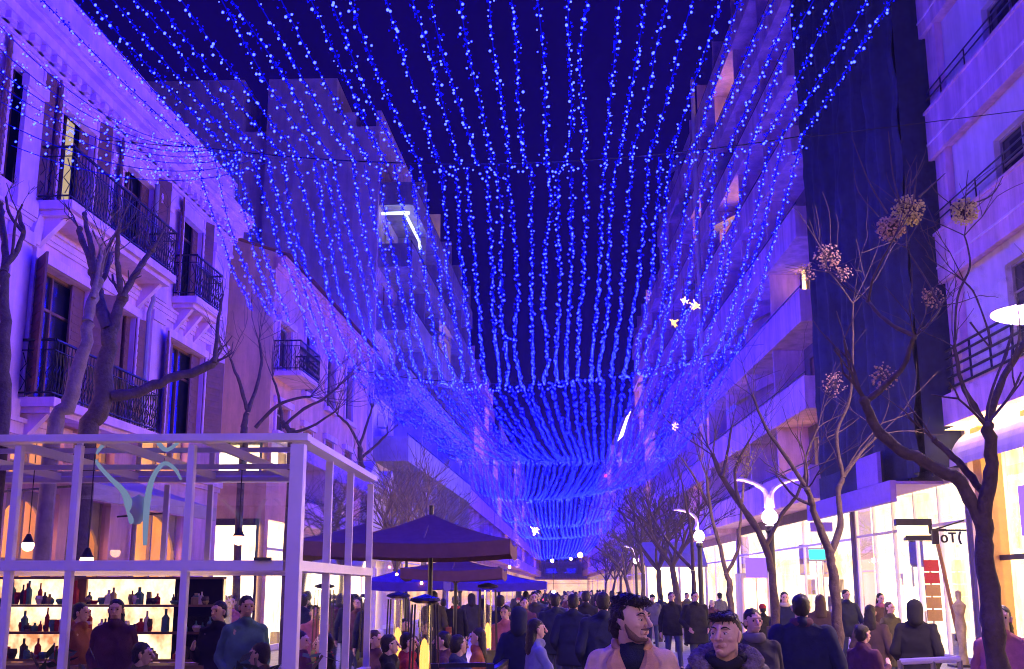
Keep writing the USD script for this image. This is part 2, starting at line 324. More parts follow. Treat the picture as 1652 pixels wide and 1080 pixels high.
def apartments(name, label, F, u0, u1, height, z_first, fh, wall, band, seed, glow='shop_far', depth=12, bw=1.2, bays=4, group=None, lit=.12, shop=True, rec=True, band_h=.95, shop_bays=3, goods=None, shutter=None):
    """a postwar block: ground floor shop, recessed storeys behind long balcony bands"""
    rg = random.Random(seed); T = Thing(name, label, 'building', F.p((u0 + u1) / 2, 0, 0), group=group)
    floors = []; z = z_first
    while z + fh < height + .3: floors.append(z); z += fh
    bl = (u1 - u0) / bays; holes = []; wins = []
    for z in floors:
        for b in range(bays):
            a = u0 + b * bl + bl * .16; e = u0 + (b + 1) * bl - bl * .16; h = (a, e, z + .12, z + fh * .78); holes.append(h); wins.append(h)
    sz = z_first - .55
    if shop: holes.append((u0 + .3, u1 - .3, 0.0, sz))
    m = MB(); F.holed(m, u0, u1, 0, height, [h for h in holes if not (shop and h[2] == 0.0)] + ([] if not shop else []), .22) if not shop else F.holed(m, u0, u1, 0, height, holes, .22)
    F.shell(m, u0, u1, depth, 0, height); T.part('wall', m, wall)
    for h in wins:
        li = rg.random() < lit
        window(T, F, *h, mull=2 if h[1] - h[0] > 1.8 else 1, glass='win_warm' if li else 'window_glass', label='lit window' if li else None)
        if rg.random() < .35:
            k = MB(); w = (h[1] - h[0]) * rg.choice([.4, .6, 1.0]); F.box(k, h[0], h[0] + w, -.12, -.08, h[2] + (h[3] - h[2]) * rg.uniform(.3, .7), h[3]); T.part('roller_blind', k, 'shutter_brown' if rg.random() < .5 else 'plaster_white')
    for i, z in enumerate(floors):
        m = MB(); F.box(m, u0 + .02, u1 - .02, .002, bw, z - .16, z)
        s = T.part('balcony', m, band)
        m = MB(); F.box(m, u0, u1, bw, bw + .1, z - .2, z + band_h); F.box(m, u0, u0 + .1, .004, bw, z - .18, z + band_h - .01); F.box(m, u1 - .1, u1, .004, bw, z - .18, z + band_h - .01)
        T.part('balcony_front', m, band, under=s)
        m = MB(); m.bar(F.p(u0, bw + .05, z + band_h + .12), F.p(u1, bw + .05, z + band_h + .12), .025, 5)
        for k in range(bays * 2 + 1): c = u0 + (u1 - u0) * k / (bays * 2); m.bar(F.p(c, bw + .05, z + band_h), F.p(c, bw + .05, z + band_h + .12), .015, 4)
        T.part('handrail', m, 'iron', under=s)
        for b in range(bays + 1):
            if b and rec: 
                c = u0 + b * bl; k = MB(); F.box(k, c - .06, c + .06, .003, bw - .05, z, z + fh - .17); T.part('divider', k, band)
        for _ in range(rg.randint(0, 2)):
            c = rg.uniform(u0 + .6, u1 - 1.2); k = MB(); F.box(k, c, c + .8, .01, .32, z + 1.5, z + 2.05); T.part('air_conditioner', k, 'white_frame')
        if rg.random() < .7:
            c = rg.uniform(u0 + .5, u1 - 3.2); k = MB(); k.quad(F.p(c, .1, z + 2.5), F.p(c + 2.6, .1, z + 2.5), F.p(c + 2.6, bw + .5, z + 1.65), F.p(c, bw + .5, z + 1.65)); k.quad(F.p(c, bw + .5, z + 1.65), F.p(c + 2.6, bw + .5, z + 1.65), F.p(c + 2.6, bw + .52, z + 1.4), F.p(c, bw + .52, z + 1.4)); T.part('balcony_awning', k, 'awning_grey')
    roofstuff(T, F, u0, u1, height, seed)
    if shop: shopfront(T, F, u0 + .3, u1 - .3, sz, glow, bays=shop_bays, seed=seed, goods=goods)
    return T
# ================================================================ left: old two-storey-over-cafe house
FA = FL(4.0, 30.3); LA = FA.L
T = Thing('old_town_house', 'pale violet-light-tinted neoclassical house with deep cornice, shutters and iron balconies on the left', 'building', FA.p(LA / 2, 0, 0))
def hole(xl, xr, yt, yb, d=0):
    xm = (xl + xr) / 2; u0 = FA.hit(xl, (yt + yb) / 2)[0]; u1 = FA.hit(xr, (yt + yb) / 2)[0]
    return [u0, u1, FA.hit(xm, yb)[1], FA.hit(xm, yt)[1]]
zf1, zf2, zc = 5.05, 8.6, 11.6
up = [hole(10, 62, 85, 250), hole(92, 150, 150, 340), hole(192, 246, 265, 400), hole(290, 323, 350, 490)]
lo = [hole(48, 140, 425, 640), hole(183, 213, 515, 660), hole(266, 326, 560, 690)]
for h in up: h[2] = zf2 + .05; h[3] = zf2 + 2.45
for h in lo: h[2] = zf1 + .05; h[3] = zf1 + 2.55
niche = []
arches = []
for (xl, xr) in ((5, 92), (128, 176), (212, 296)):
    a = FA.hit(xl, 860)[0]; b = FA.hit(xr, 860)[0]; arches.append([a, b, 0.0, 3.55])
arches.insert(0, [arches[0][0] - 4.2, arches[0][0] - .9, 0.0, 3.55])
m = MB(); FA.holed(m, 0, LA, 0, zc + .6, up + lo + arches, .28); FA.shell(m, 0, LA, 12, 0, zc + .6); T.part('wall', m, 'plaster_violet_light')
def cornice(T, F, u0, u1, z, steps, name, mt, ends=True):
    m = MB(); zz = z
    for (h, d) in steps: d *= .72; F.box(m, u0 - (d if ends else 0), u1 + (d * .35 if ends else 0), -.1, d, zz, zz + h); zz += h + .0
    return T.part(name, m, mt)
cornice(T, FA, 0, LA, zc - .9, [(.10, .10), (.30, .06), (.08, .16), (.14, .24), (.18, .42), (.10, .62), (.16, .72), (.07, .80)], 'cornice', 'plaster_trim')
m = MB()
for i in range(int(LA / .42)): FA.box(m, i * .42, i * .42 + .2, .105, .28, zc - .42, zc - .29)
T.part('dentil_row', m, 'plaster_trim', kind='stuff')
m = MB(); FA.box(m, 0, LA, -.3, .02, zc + .53, zc + 1.15); FA.box(m, 0, LA, -.32, .1, zc + 1.15, zc + 1.25); T.part('roof_parapet', m, 'plaster_trim')
cornice(T, FA, 0, LA, zf2 - .62, [(.08, .06), (.12, .10), (.06, .16)], 'string_course', 'plaster_trim')
cornice(T, FA, 0, LA, zf1 - .75, [(.12, .08), (.20, .16), (.08, .24)], 'string_course', 'plaster_trim')
for px in (20, 168, 252, 345):
    u = min(FA.hit(px, 480)[0], LA - .45); 
    for z0, z1 in ((zf1 - .34, zf2 - .64), (zf2 - .35, zc - .92)):
        m = MB(); FA.box(m, u - .32, u + .32, .004, .09, z0, z1); FA.box(m, u - .38, u + .38, .006, .14, z1 - .22, z1 - .003); FA.box(m, u - .38, u + .38, .006, .13, z0 + .003, z0 + .3)
        T.part('pilaster', m, 'plaster_trim')
for i, h in enumerate(up + lo):
    lit = i == 1
    wn = window(T, FA, *h, d=-.26, mull=1, frame='shutter_brown')
    if lit:
        g = MB(); c = (h[0] + h[1]) / 2; FA.quad(g, c - .05, c + .28, -.2, h[2] + .1, h[3] - .3); T.part('lit_gap', g, 'win_dim', under=wn, label='gap lit from inside')
    hw = (h[1] - h[0]) / 2
    for sgn in (0, 1):
        for k in (0, 1):
            m = MB(); a = h[0] if sgn == 0 else h[1]; ang = .55 if i != 4 else .9
            e = FA.p(a, .0, 0); s_ = 1 if sgn == 0 else -1
            d0 = -FA.U * s_ * math.cos(ang - .2) * hw * .62 + FA.N * math.sin(ang - .2) * hw * .62
            d1 = FA.U * s_ * hw * .45 * (1 if k else .1) - FA.N * .08
            p0 = e + (0 if k == 0 else 1) * d0 * .0; p0 = p0 + FA.N * (.02 if k == 0 else -.12); p1 = p0 + (d0 if k == 0 else FA.U * s_ * hw * .48)
            for z0, z1, t in ((h[2] + .02, h[3] - .02, .02),):
                nn = norm(np.cross(p1 - p0, [0, 0, 1])) * t
                m.hexa([p0 - nn + [0, 0, z0], p1 - nn + [0, 0, z0], p1 + nn + [0, 0, z0], p0 + nn + [0, 0, z0], p0 - nn + [0, 0, z1], p1 - nn + [0, 0, z1], p1 + nn + [0, 0, z1], p0 + nn + [0, 0, z1]])
                for q in range(14):
                    zz = z0 + .12 + (z1 - z0 - .2) * q / 14; nn2 = nn * 1.5
                    a0, a1 = p0 + (p1 - p0) * .14, p0 + (p1 - p0) * .86
                    m.hexa([a0 - nn2 + [0, 0, zz], a1 - nn2 + [0, 0, zz], a1 + nn2 + [0, 0, zz], a0 + nn2 + [0, 0, zz], a0 - nn * 1.2 + [0, 0, zz + .07], a1 - nn * 1.2 + [0, 0, zz + .07], a1 + nn * 1.2 + [0, 0, zz + .07], a0 + nn * 1.2 + [0, 0, zz + .07]])
            T.part('shutter', m, 'shutter_brown')
    m = MB(); o = .16
    FA.box(m, h[0] - o, h[0], .003, .07, h[2], h[3] + .003); FA.box(m, h[1], h[1] + o, .003, .07, h[2], h[3] + .003); FA.box(m, h[0] - o, h[1] + o, .003, .08, h[3] + .003, h[3] + .18)
    if i < 4: FA.box(m, h[0] - .3, h[1] + .3, .006, .20, h[3] + .25, h[3] + .36)
    T.part('window_surround', m, 'plaster_trim')
# moulded arch over the wide lower door
h = lo[0]; c = (h[0] + h[1]) / 2; R = (h[1] - h[0]) / 2 + .16; m = MB(); zz = h[3] + .2
pts = [(c + R * math.cos(a), zz + .75 * R * math.sin(a)) for a in np.linspace(0, math.pi, 15)]
for (ua, za), (ub, zb) in zip(pts, pts[1:]):
    k = 1.22; ua2, za2, ub2, zb2 = c + (ua - c) * k, zz + (za - zz) * k, c + (ub - c) * k, zz + (zb - zz) * k
    m.hexa([FA.p(ua, .005, za), FA.p(ua2, .005, za2), FA.p(ua2, .13, za2), FA.p(ua, .13, za), FA.p(ub, .005, zb), FA.p(ub2, .005, zb2), FA.p(ub2, .13, zb2), FA.p(ub, .13, zb)])
T.part('arch_moulding', m, 'plaster_trim')
def balcony(u0, u1, z, d=.95):
    m = MB(); FA.box(m, u0, u1, .005, d, z - .16, z); FA.box(m, u0 + .08, u1 - .08, .005, d - .1, z - .26, z - .163)
    s = T.part('balcony', m, 'plaster_trim')
    for q in np.linspace(u0 + .3, u1 - .3, 3):
        k = MB(); k.add([FA.p(q - .08, .005, z - .262), FA.p(q + .08, .005, z - .262), FA.p(q + .08, d * .7, z - .262), FA.p(q - .08, d * .7, z - .262), FA.p(q - .08, .005, z - .8), FA.p(q + .08, .005, z - .8)], [[0, 1, 2, 2], [0, 2, 3, 3], [0, 3, 4, 4], [1, 5, 2, 2], [3, 2, 5, 4], [0, 4, 5, 1]]); T.part('bracket', k, 'plaster_trim', under=s)
    railing(T, FA, u0, u1, d - .06, z, 1.0, under=s)
ub = lambda px, py: FA.hit(px, py)[0]
balcony(ub(52, 340), ub(236, 410), zf2, .72); balcony(ub(276, 500), ub(322, 515), zf2, .6); balcony(ub(22, 640), ub(204, 680), zf1, .72)
m = MB(); u = ub(228, 560); m.tube([FA.p(u, .12, zc - .8), FA.p(u, .12, zf2 - .2), FA.p(u, .2, zf2 - .5), FA.p(u, .12, zf2 - .8), FA.p(u, .12, .2)], .055, 8)
T.part('drainpipe', m, 'pipe')
for i, h in enumerate(arches):                                     # cafe doors
    m = MB(); FA.quad(m, h[0], h[1], -1.55, 0, 2.35); T.part('lit_counter_wall', m, 'shop_cream'); m = MB(); FA.quad(m, h[0], h[1], -1.6, 2.35, h[3]); m.quad(FA.p(h[0], -.28, h[3]), FA.p(h[1], -.28, h[3]), FA.p(h[1], -1.6, h[3]), FA.p(h[0], -1.6, h[3])); T.part('lit_interior', m, 'shop_orange')
    m = MB(); m.quad(FA.p(h[0], -.28, 0), FA.p(h[0], -1.6, 0), FA.p(h[0], -1.6, h[3]), FA.p(h[0], -.28, h[3])); m.quad(FA.p(h[1], -.28, 0), FA.p(h[1], -1.6, 0), FA.p(h[1], -1.6, h[3]), FA.p(h[1], -.28, h[3])); T.part('side_wall', m, 'plaster_beige')
    fm = MB(); c = (h[0] + h[1]) / 2; R = (h[1] - h[0]) / 2
    for a, b in ((h[0], h[0] + .07), (c - .04, c + .04), (h[1] - .07, h[1])): FA.box(fm, a, b, -.26, -.18, 0, h[3])
    FA.box(fm, h[0], h[1], -.255, -.185, 2.25, 2.37); FA.box(fm, h[0], h[1], -.255, -.185, 0, .5)
    pts = [(c + R * math.cos(a), 2.4 + min(R, 1.1) * math.sin(a)) for a in np.linspace(0, math.pi, 13)]
    for (ua, za), (ub_, zb) in zip(pts, pts[1:]): fm.hexa([FA.p(ua, -.25, za), FA.p(ub_, -.25, zb), FA.p(ub_, -.2, zb), FA.p(ua, -.2, za), FA.p(ua, -.25, h[3]), FA.p(ub_, -.25, h[3]), FA.p(ub_, -.2, h[3]), FA.p(ua, -.2, h[3])])
    T.part('arched_door_frame', fm, 'window_frame')
# bright white shop window past the arches
# awning over the cafe
AW = Thing('cafe_awning', 'grey sloping awning under the lower balcony of the neoclassical house', 'awning', FA.p(ub(100, 700), 0, 3.9))
m = MB(); a, b = ub(-60, 660), ub(205, 690); n = 12
for i in range(n):
    p, q = a + (b - a) * i / n, a + (b - a) * (i + 1) / n
    m.hexa([FA.p(p, .05, 4.08), FA.p(q, .05, 4.08), FA.p(q, 2.0, 3.45), FA.p(p, 2.0, 3.45), FA.p(p, .05, 4.11), FA.p(q, .05, 4.11), FA.p(q, 2.0, 3.48), FA.p(p, 2.0, 3.48)])
AW.part('canvas', m, 'awning_grey'); m = MB(); FA.box(m, a, b, 2.0, 2.03, 3.22, 3.48); AW.part('valance', m, 'awning_grey')
m = MB(); m.bar(FA.p(a, 1.98, 3.44), FA.p(b, 1.98, 3.44), .03); m.bar(FA.p(a + .3, .05, 3.3), FA.p(a + .3, 1.95, 3.43), .02); m.bar(FA.p(b - .3, .05, 3.3), FA.p(b - .3, 1.95, 3.43), .02); AW.part('arm', m, 'dark_metal')
# ================================================================ left: beige and pink house with gable end
yb = 34.8; FB = FL(yb, 50.0); LB = FB.L; hb = 12.2
T = Thing('gabled_house', 'beige and pink plaster house with blank gable end facing us beyond the neoclassical house', 'building', FB.p(LB / 2, 0, 0))
wB = []
for px, pt, pb in ((457, 525, 600), (452, 655, 700)):
    u = FB.hit(px, (pt + pb) / 2)[0]; wB.append([max(.6, u - .75), max(.6, u - .75) + 1.5, FB.hit(px, pb)[1], FB.hit(px, pt)[1]])
for k in (1, 2, 3):
    for z in (5.6, 9.0): wB.append([wB[0][0] + 3.3 * k, wB[0][0] + 3.3 * k + 1.4, z - .6, z + 1.6])
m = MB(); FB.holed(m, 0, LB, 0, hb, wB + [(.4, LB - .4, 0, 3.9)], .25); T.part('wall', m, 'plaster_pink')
m = MB(); q = FB.p; m.quad(q(0, 0, 0), q(0, -14, 0), q(0, -14, hb), q(0, 0, hb)); m.add([q(0, 0, hb), q(0, -14, hb), q(0, -6, hb + 2.0)], [[0, 1, 2]]); m2 = MB(); m2.quad(q(LB, 0, 0), q(LB, -14, 0), q(LB, -14, hb), q(LB, 0, hb)); T.part('gable_wall', m, 'plaster_beige', label='blank beige end wall'); T.part('gable_wall', m2, 'plaster_beige')
m = MB(); m.quad(q(-.2, .5, hb - .1), q(LB, .5, hb - .1), q(LB, -6, hb + 2.05), q(-.2, -6, hb + 2.05)); m.quad(q(-.2, -14.4, hb - .1), q(LB, -14.4, hb - .1), q(LB, -6, hb + 2.05), q(-.2, -6, hb + 2.05)); T.part('roof', m, 'roof_tile')
for w in wB:
    window(T, FB, *w, mull=1); m = MB(); o = .14; FB.box(m, w[0] - o, w[0], .003, .07, w[2], w[3]); FB.box(m, w[1], w[1] + o, .003, .07, w[2], w[3]); FB.box(m, w[0] - o - .1, w[1] + o + .1, .003, .16, w[3] + .003, w[3] + .2); FB.box(m, w[0] - o - .1, w[1] + o + .1, .003, .2, w[2] - .15, w[2] - .003); T.part('window_surround', m, 'plaster_trim')
cornice(T, FB, 0, LB, hb - .5, [(.15, .1), (.15, .25), (.1, .42)], 'cornice', 'plaster_pink', False)
u = wB[0][0]; m = MB(); FB.box(m, u - .5, u + 2.1, .005, .9, wB[0][2] - .35, wB[0][2] - .2); s = T.part('balcony', m, 'plaster_trim'); railing(T, FB, u - .5, u + 2.1, .85, wB[0][2] - .2, .95, under=s)
fg = Fac((q(0, -8, 0)[0], yb - .02), (q(0, -.15, 0)[0], yb - .02), 1)
m = MB(); fg.quad(m, 0, fg.L, .02, .2, 3.7); gl = T.part('lit_window', m, 'shop_white', label='bright white shop window in the end wall')
m = MB()
for u in np.linspace(0, fg.L, 5): fg.box(m, max(0, u - .06), min(fg.L, u + .06), .021, .12, .2, 3.7)
fg.box(m, 0, fg.L, .021, .11, 3.7, 3.9); fg.box(m, 0, fg.L, .021, .11, .05, .2); T.part('window_frame', m, 'dark_metal', under=gl)
shopfront(T, FB, .4, LB - .4, 3.9, 'shop_white', bays=5, seed=5, goods=.8)
# ================================================================ left: tall block with blank end wall
yt = 51.5; FC = FL(yt, 78.0); LC = FC.L
hz = [P(560, 208, yt)[2], P(540, 130, yt)[2], P(575, 185, yt)[2]]
T = apartments('tower_block', 'tall block with a blank violet-grey end wall and stacked balconies on the left', FC, 0, LC, hz[0], 4.6, 3.0, 'plaster_grey', 'concrete', 11, 'shop_far', 14, 1.5, 5, lit=.06)
xe = P(205, 300, yt)[0]; xs = XL(yt)
m = MB(); sh0, sh1 = P(388, 300, yt)[0], P(428, 300, yt)[0]
def ewall(x0, x1, z1, y=yt): m.hexa([(x0, y - .25, 0), (x1, y - .25, 0), (x1, y + 9, 0), (x0, y + 9, 0), (x0, y - .25, z1), (x1, y - .25, z1), (x1, y + 9, z1), (x0, y + 9, z1)])
x545 = P(545, 160, yt)[0]; x576 = P(576, 195, yt)[0]
ewall(x576, xs - .02, hz[0]); ewall(x545, x576 - .003, hz[2]); ewall(sh1, x545 - .003, hz[1]); ewall(xe, sh0, hz[1]); ewall(sh0 + .003, sh1 - .003, hz[1] - 2.2, yt + 2.5)
T.part('end_wall', m, 'plaster_grey', label='blank end wall with a dark light shaft')
zl = P(630, 388, yt + 3)[2]
for zz in (hz[1] - 3.2, hz[1] - 6.4):
    m = MB(); m.box(((sh0 + sh1) / 2, yt + 2.2, zz), (.9, .1, 1.1)); w = T.part('window', m, 'window_frame'); m = MB(); m.quad((sh0 + .3, yt + 2.14, zz - .45), (sh1 - .3, yt + 2.14, zz - .45), (sh1 - .3, yt + 2.14, zz + .45), (sh0 + .3, yt + 2.14, zz + .45)); T.part('pane', m, 'window_glass', under=w)
fl = int((zl - 4.6) / 3.0); zz = 4.6 + 3 * fl + 2.45; m = MB()
m.bar(FC.p(.3, 1.2, zz), FC.p(4.2, 1.2, zz), .07); m.bar(FC.p(4.2, 1.25, zz - .05), FC.p(4.4, 1.3, zz - .5), .07); m.bar(FC.p(.2, .1, zz + .02), FC.p(.2, 1.4, zz + .02), .07); T.part('balcony_light', m, 'tube_white', label='lit tube lamp along a balcony ceiling')
# small white porch house behind shrubs
FD = Fac((XL(42) + 1.6, 40.0), (XL(48) + 1.6, 47.0), 1)
T = Thing('gabled_porch', 'small white porch with a tiled gable in front of the pink house', 'porch', FD.p(3.5, 0, 0)); qd = FD.p
m = MB(); FD.shell(m, 0, 7, 1.4, 2.9, 5.3); FD.quad(m, 0, 7, 0, 2.9, 5.3); T.part('wall', m, 'plaster_white')
for u in (.3, 2.4, 4.6, 6.7): m = MB(); m.lathe(qd(u, -.3, 0), [(.22, 0), (.22, .25), (.15, .3), (.13, 2.6), (.2, 2.7), (.22, 2.897)], 12); T.part('column', m, 'plaster_white')
m = MB()
for u0 in (0, 3.6): m.add([qd(u0 - .2, .35, 5.25), qd(u0 + 3.6, .35, 5.25), qd(u0 + 1.7, .35, 6.35), qd(u0 - .2, -1.4, 5.25), qd(u0 + 3.6, -1.4, 5.25), qd(u0 + 1.7, -1.4, 6.35)], [[0, 1, 2, 2], [3, 5, 4, 4], [0, 2, 5, 3], [1, 4, 5, 2], [0, 3, 4, 1]])
T.part('roof', m, 'plaster_white')
# further left
F_ = FL(79.0, 104.0); apartments('apartment_block', 'mid-height block with lilac balconies beyond the tower on the left', F_, 0, F_.L, 20.0, 4.6, 3.0, 'plaster_white', 'parapet_lilac', 21, 'shop_far', 12, 1.3, 5)
F_ = FL(105.0, 135.0); apartments('apartment_block', 'second far block on the left, lower and darker', F_, 0, F_.L, 17.0, 4.6, 3.0, 'plaster_grey', 'parapet_lilac', 22, 'shop_far', 12, 1.3, 5)
F_ = FL(136.0, 180.0); apartments('apartment_block', 'third far block on the left half hidden by lights', F_, 0, F_.L, 20.0, 4.6, 3.0, 'plaster_white', 'parapet_lilac', 23, 'shop_far', 12, 1.3, 6)
F_ = FL(181.0, 260.0); apartments('apartment_block', 'last block on the left at the far end of the street', F_, 0, F_.L, 17.0, 4.6, 3.0, 'plaster_grey', 'parapet_lilac', 24, 'shop_far', 12, 1.3, 7)
# ================================================================ right: nearest block with deep balconies
FE = FR(12.0, 29.2); LE = FE.L
T = Thing('balcony_block', 'nearest right block with deep violet balcony bands above a yellow-lit shop', 'building', FE.p(LE / 2, 0, 0))
zE = [P(1543, 640, 29.2)[2], P(1543, 452, 29.2)[2], P(1497, 254, 29.2)[2], P(1470, 58, 29.2)[2]]
dE = FE.N @ (P(1497, 254, 29.2) - FE.A)                            # how far the bands stand out
zs = P(1530, 690, 29.2)[2]
hE = zE[3] + 7
holes = [(u, u + 2.4, z + .15, z + 2.5) for z in zE for u in np.arange(.8, LE - 3, 3.6)]
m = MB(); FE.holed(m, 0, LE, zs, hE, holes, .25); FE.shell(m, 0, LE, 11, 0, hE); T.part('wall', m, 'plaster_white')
for h in holes: window(T, FE, *h, mull=1)
for i, z in enumerate(zE):
    m = MB(); FE.box(m, 0, LE, .004, dE - .1, z, z + .2); s = T.part('balcony', m, 'parapet_lilac')
    if i:
        m = MB(); FE.box(m, 0, LE, dE - .1, dE, z - .12, z + 1.15); FE.box(m, LE - .1, LE, .004, dE - .103, z - .10, z + 1.14); FE.box(m, 0, LE, dE - .16, dE + .05, z + 1.15, z + 1.22)
        m2 = MB(); FE.box(m2, 0, LE, dE - .098, dE + .025, z + .28, z + .33); T.part('balcony_front', m, 'parapet_lilac', under=s); T.part('groove', m2, 'plaster_grey', under=s)
        m = MB()
        for zz in (.35, .55): m.bar(FE.p(0, dE - .05, z + 1.2 + zz), FE.p(LE, dE - .05, z + 1.2 + zz), .022, 5)
        for u in np.arange(.1, LE, 1.6): m.bar(FE.p(u, dE - .05, z + 1.2), FE.p(u, dE - .05, z + 1.77), .02, 5)
        T.part('handrail', m, 'iron', under=s)
    else:
        m = MB()
        for zz in (.2, .45, .7, .95, 1.15): m.bar(FE.p(0, dE - .05, z + zz), FE.p(LE, dE - .05, z + zz), .035, 5)
        for u in np.arange(.1, LE, 1.2): m.bar(FE.p(u, dE - .05, z + .2), FE.p(u, dE - .05, z + 1.15), .03, 5)
        T.part('railing', m, 'iron', under=s)
dp = dE * .55
for z0, z1 in zip([zs] + [z + .2 for z in zE], zE + [hE]):
    m = MB(); FE.box(m, LE - .75, LE - .05, .006, dp, z0 + .002, z1 - .002); T.part('pier', m, 'parapet_lilac')
m = MB(); FE.box(m, 0, LE, .006, dE + .15, zE[0] - .75, zE[0] - .003); T.part('fascia', m, 'parapet_lilac')
# its shop: curved lit canopy band, cream columns, yellow interior
m = MB(); n = 10
for i in range(n):
    a0, a1 = math.pi / 2 * i / n, math.pi / 2 * (i + 1) / n; f = lambda a: (dE + .1 - 1.0 + 1.0 * math.sin(a), zE[0] - .78 - 1.0 + 1.0 * math.cos(a) * 1.0)
    (d0, z0), (d1, z1) = f(a0), f(a1); m.quad(FE.p(0, d0, z0), FE.p(LE, d0, z0), FE.p(LE, d1, z1), FE.p(0, d1, z1))
T.part('curved_soffit', m, 'plaster_white')
zc0 = zE[0] - 1.8
m = MB(); FE.quad(m, 0, LE, -.8, 0, zc0 + .9); m.quad(FE.p(0, .5, zc0 + .95), FE.p(LE, .5, zc0 + .95), FE.p(LE, -1.0, zc0 + .95), FE.p(0, -1.0, zc0 + .95)); T.part('lit_interior', m, 'shop_yellow')
m = MB()
for u in np.arange(LE - .6, 0, -2.9): FE.box(m, u - .5, u, -.4, .1, 0, zc0 + .9)
T.part('shop_column', m, 'sign_wood')
m = MB(); FE.box(m, 0, LE, -.25, -.15, 2.5, 2.62); 
for u in np.arange(.2, LE, 1.45): FE.box(m, u, u + .07, -.24, -.16, 0, 2.5)
s = T.part('shop_frame', m, 'dark_metal'); m = MB(); FE.quad(m, 0, LE, -.2, 0, zc0 + .8); T.part('pane', m, 'pane_shop', under=s)
m = MB(); FE.box(m, 2, LE - 4.6, .12, .3, 3.4, 4.5); T.part('shop_sign', m, 'sign_wood', label='wooden brown sign board')
m = MB(); FE.box(m, LE - 5.2, LE - 4.9, .12, .9, 2.9, 3.9); T.part('hanging_sign', m, 'sign_violet', label='violet lit sign box')
# ================================================================ right: netted scaffold block over a white shop
FN = FR(29.4, 39.5); LN = FN.L
T = Thing('wrapped_block', 'block under renovation hidden behind dark blue netting, bright white shop below', 'building', FN.p(LN / 2, 0, 0))
m = MB(); FN.shell(m, 0, LN, 12, 0, 30); FN.quad(m, 0, LN, -.02, 4.6, 30); T.part('wall', m, 'concrete')
shopfront(T, FN, .2, LN - .2, 4.5, 'shop_white', bays=5, seed=9, depth=1.3, goods=.5)
m = MB(); FN.box(m, 0, LN, .003, .12, 4.5, 4.95); T.part('fascia', m, 'plaster_white')
m = MB(); FN.box(m, 1.2, LN, 1.35, 1.5, 4.05, 4.6); FN.box(m, 1.2, LN, .124, 1.348, 4.5, 4.58); T.part('canopy_edge', m, 'awning_violet', label='violet canopy edge over the shop')
SC = Thing('scaffold', 'dark blue netting and scaffold poles wrapped over the block right of the lights', 'scaffold', FN.p(LN / 2, .9, 4.6))
nu, nz = 120, 50; us = np.linspace(0, LN, nu); zz = np.linspace(4.7, 28, nz); V = []
for z in zz:
    for u in us:
        d = .95 + .10 * math.sin(u * 5.2 + .5 * math.sin(z * .45)) + .09 * math.sin(u * 2.1 + z * .25) + .16 * (meshkit.noise(np.array([u * .8, z * .22, 3.0])) - .5) + .06 * math.cos(z * math.pi) * (1 if u % 2.4 < .4 else .3)
        V.append(FN.p(u, d, z - (.3 * meshkit.noise(np.array([u * .6, 0, 9])) if z == zz[0] else 0)))
Fq = [[j * nu + i, j * nu + i + 1, (j + 1) * nu + i + 1, (j + 1) * nu + i] for j in range(nz - 1) for i in range(nu - 1)]
mm = MB().add(V, Fq); SC.part('net', mm, 'net', smooth=True)
m = MB()                                                          # returned net at the ends
for u in (0.0, LN): m = MB(); m.quad(FN.p(u, .02, 4.8), FN.p(u, .95, 4.8), FN.p(u, .95, 28), FN.p(u, .02, 28)); SC.part('net_return', m, 'net')
for u in np.linspace(.2, LN - .2, 7):
    m = MB(); m.bar(FN.p(u, .72, 4.6), FN.p(u, .72, 28), .03, 6); SC.part('pole', m, 'dark_metal')
m = MB(); FN.box(m, 5.2, LN - .6, 1.15, 1.19, 4.62, 5.4); SC.part('panel', m, 'net')
SG = Thing('sign_board', 'violet-lit blank square sign board standing above the canopy edge under the netting', 'sign', FN.p(8.6, 1.45, 4.6))
m = MB(); a = FN.hit(1385, 785, 1.42)[0]; b = FN.hit(1420, 785, 1.42)[0]; FN.box(m, min(a, b), max(a, b), 1.36, 1.46, 4.62, 5.45); SG.part('board', m, 'awning_violet'); m = MB(); FN.box(m, min(a, b), max(a, b), 1.30, 1.355, 4.58, 5.49); SG.part('backing', m, 'dark_metal')
# ================================================================ right: balcony blocks
F_ = FR(39.53, 60.5); T = apartments('apartment_block', 'high block with long lilac balcony bands just past the netted block', F_, 0, F_.L, 29.5, 5.0, 3.05, 'dark_wall', 'parapet_lilac', 31, 'shop_white', 12, 1.25, 4, lit=.1, goods=.8)
m = MB(); m.bar(F_.p(F_.L - .1, 1.45, 4.6), F_.p(F_.L - .1, 1.45, 29.5), .12, 8); T.part('drainpipe', m, 'plaster_white')
u0, z0 = F_.hit(1233, 640, .03); u1, z1 = F_.hit(1248, 602, .03); m = MB(); F_.box(m, min(u0, u1), max(u0, u1), .004, .03, z0, z1); T.part('lit_window', m, 'win_warm', label='yellow lit balcony window')
for px, py in ((1255, 600), (1150, 640), (1300, 470)):
    u0, z0 = F_.hit(px, py, .03); m = MB(); F_.box(m, u0, u0 + .5, .004, .03, z0, z0 + .9); T.part('lit_window', m, 'win_warm')
F_ = FR(60.53, 82.0); T = apartments('apartment_block', 'high lilac block with recessed balconies, second past the netting', F_, 0, F_.L, 30.0, 4.8, 3.1, 'plaster_white', 'parapet_lilac', 32, 'shop_white', 12, .9, 4, lit=.05)
F_ = FR(82.5, 106.0); apartments('apartment_block', 'third block past the netting, pale with a stepped roof', F_, 0, F_.L, 26.0, 4.8, 3.0, 'plaster_white', 'parapet_lilac', 33, 'shop_far', 12, 1.1, 5)
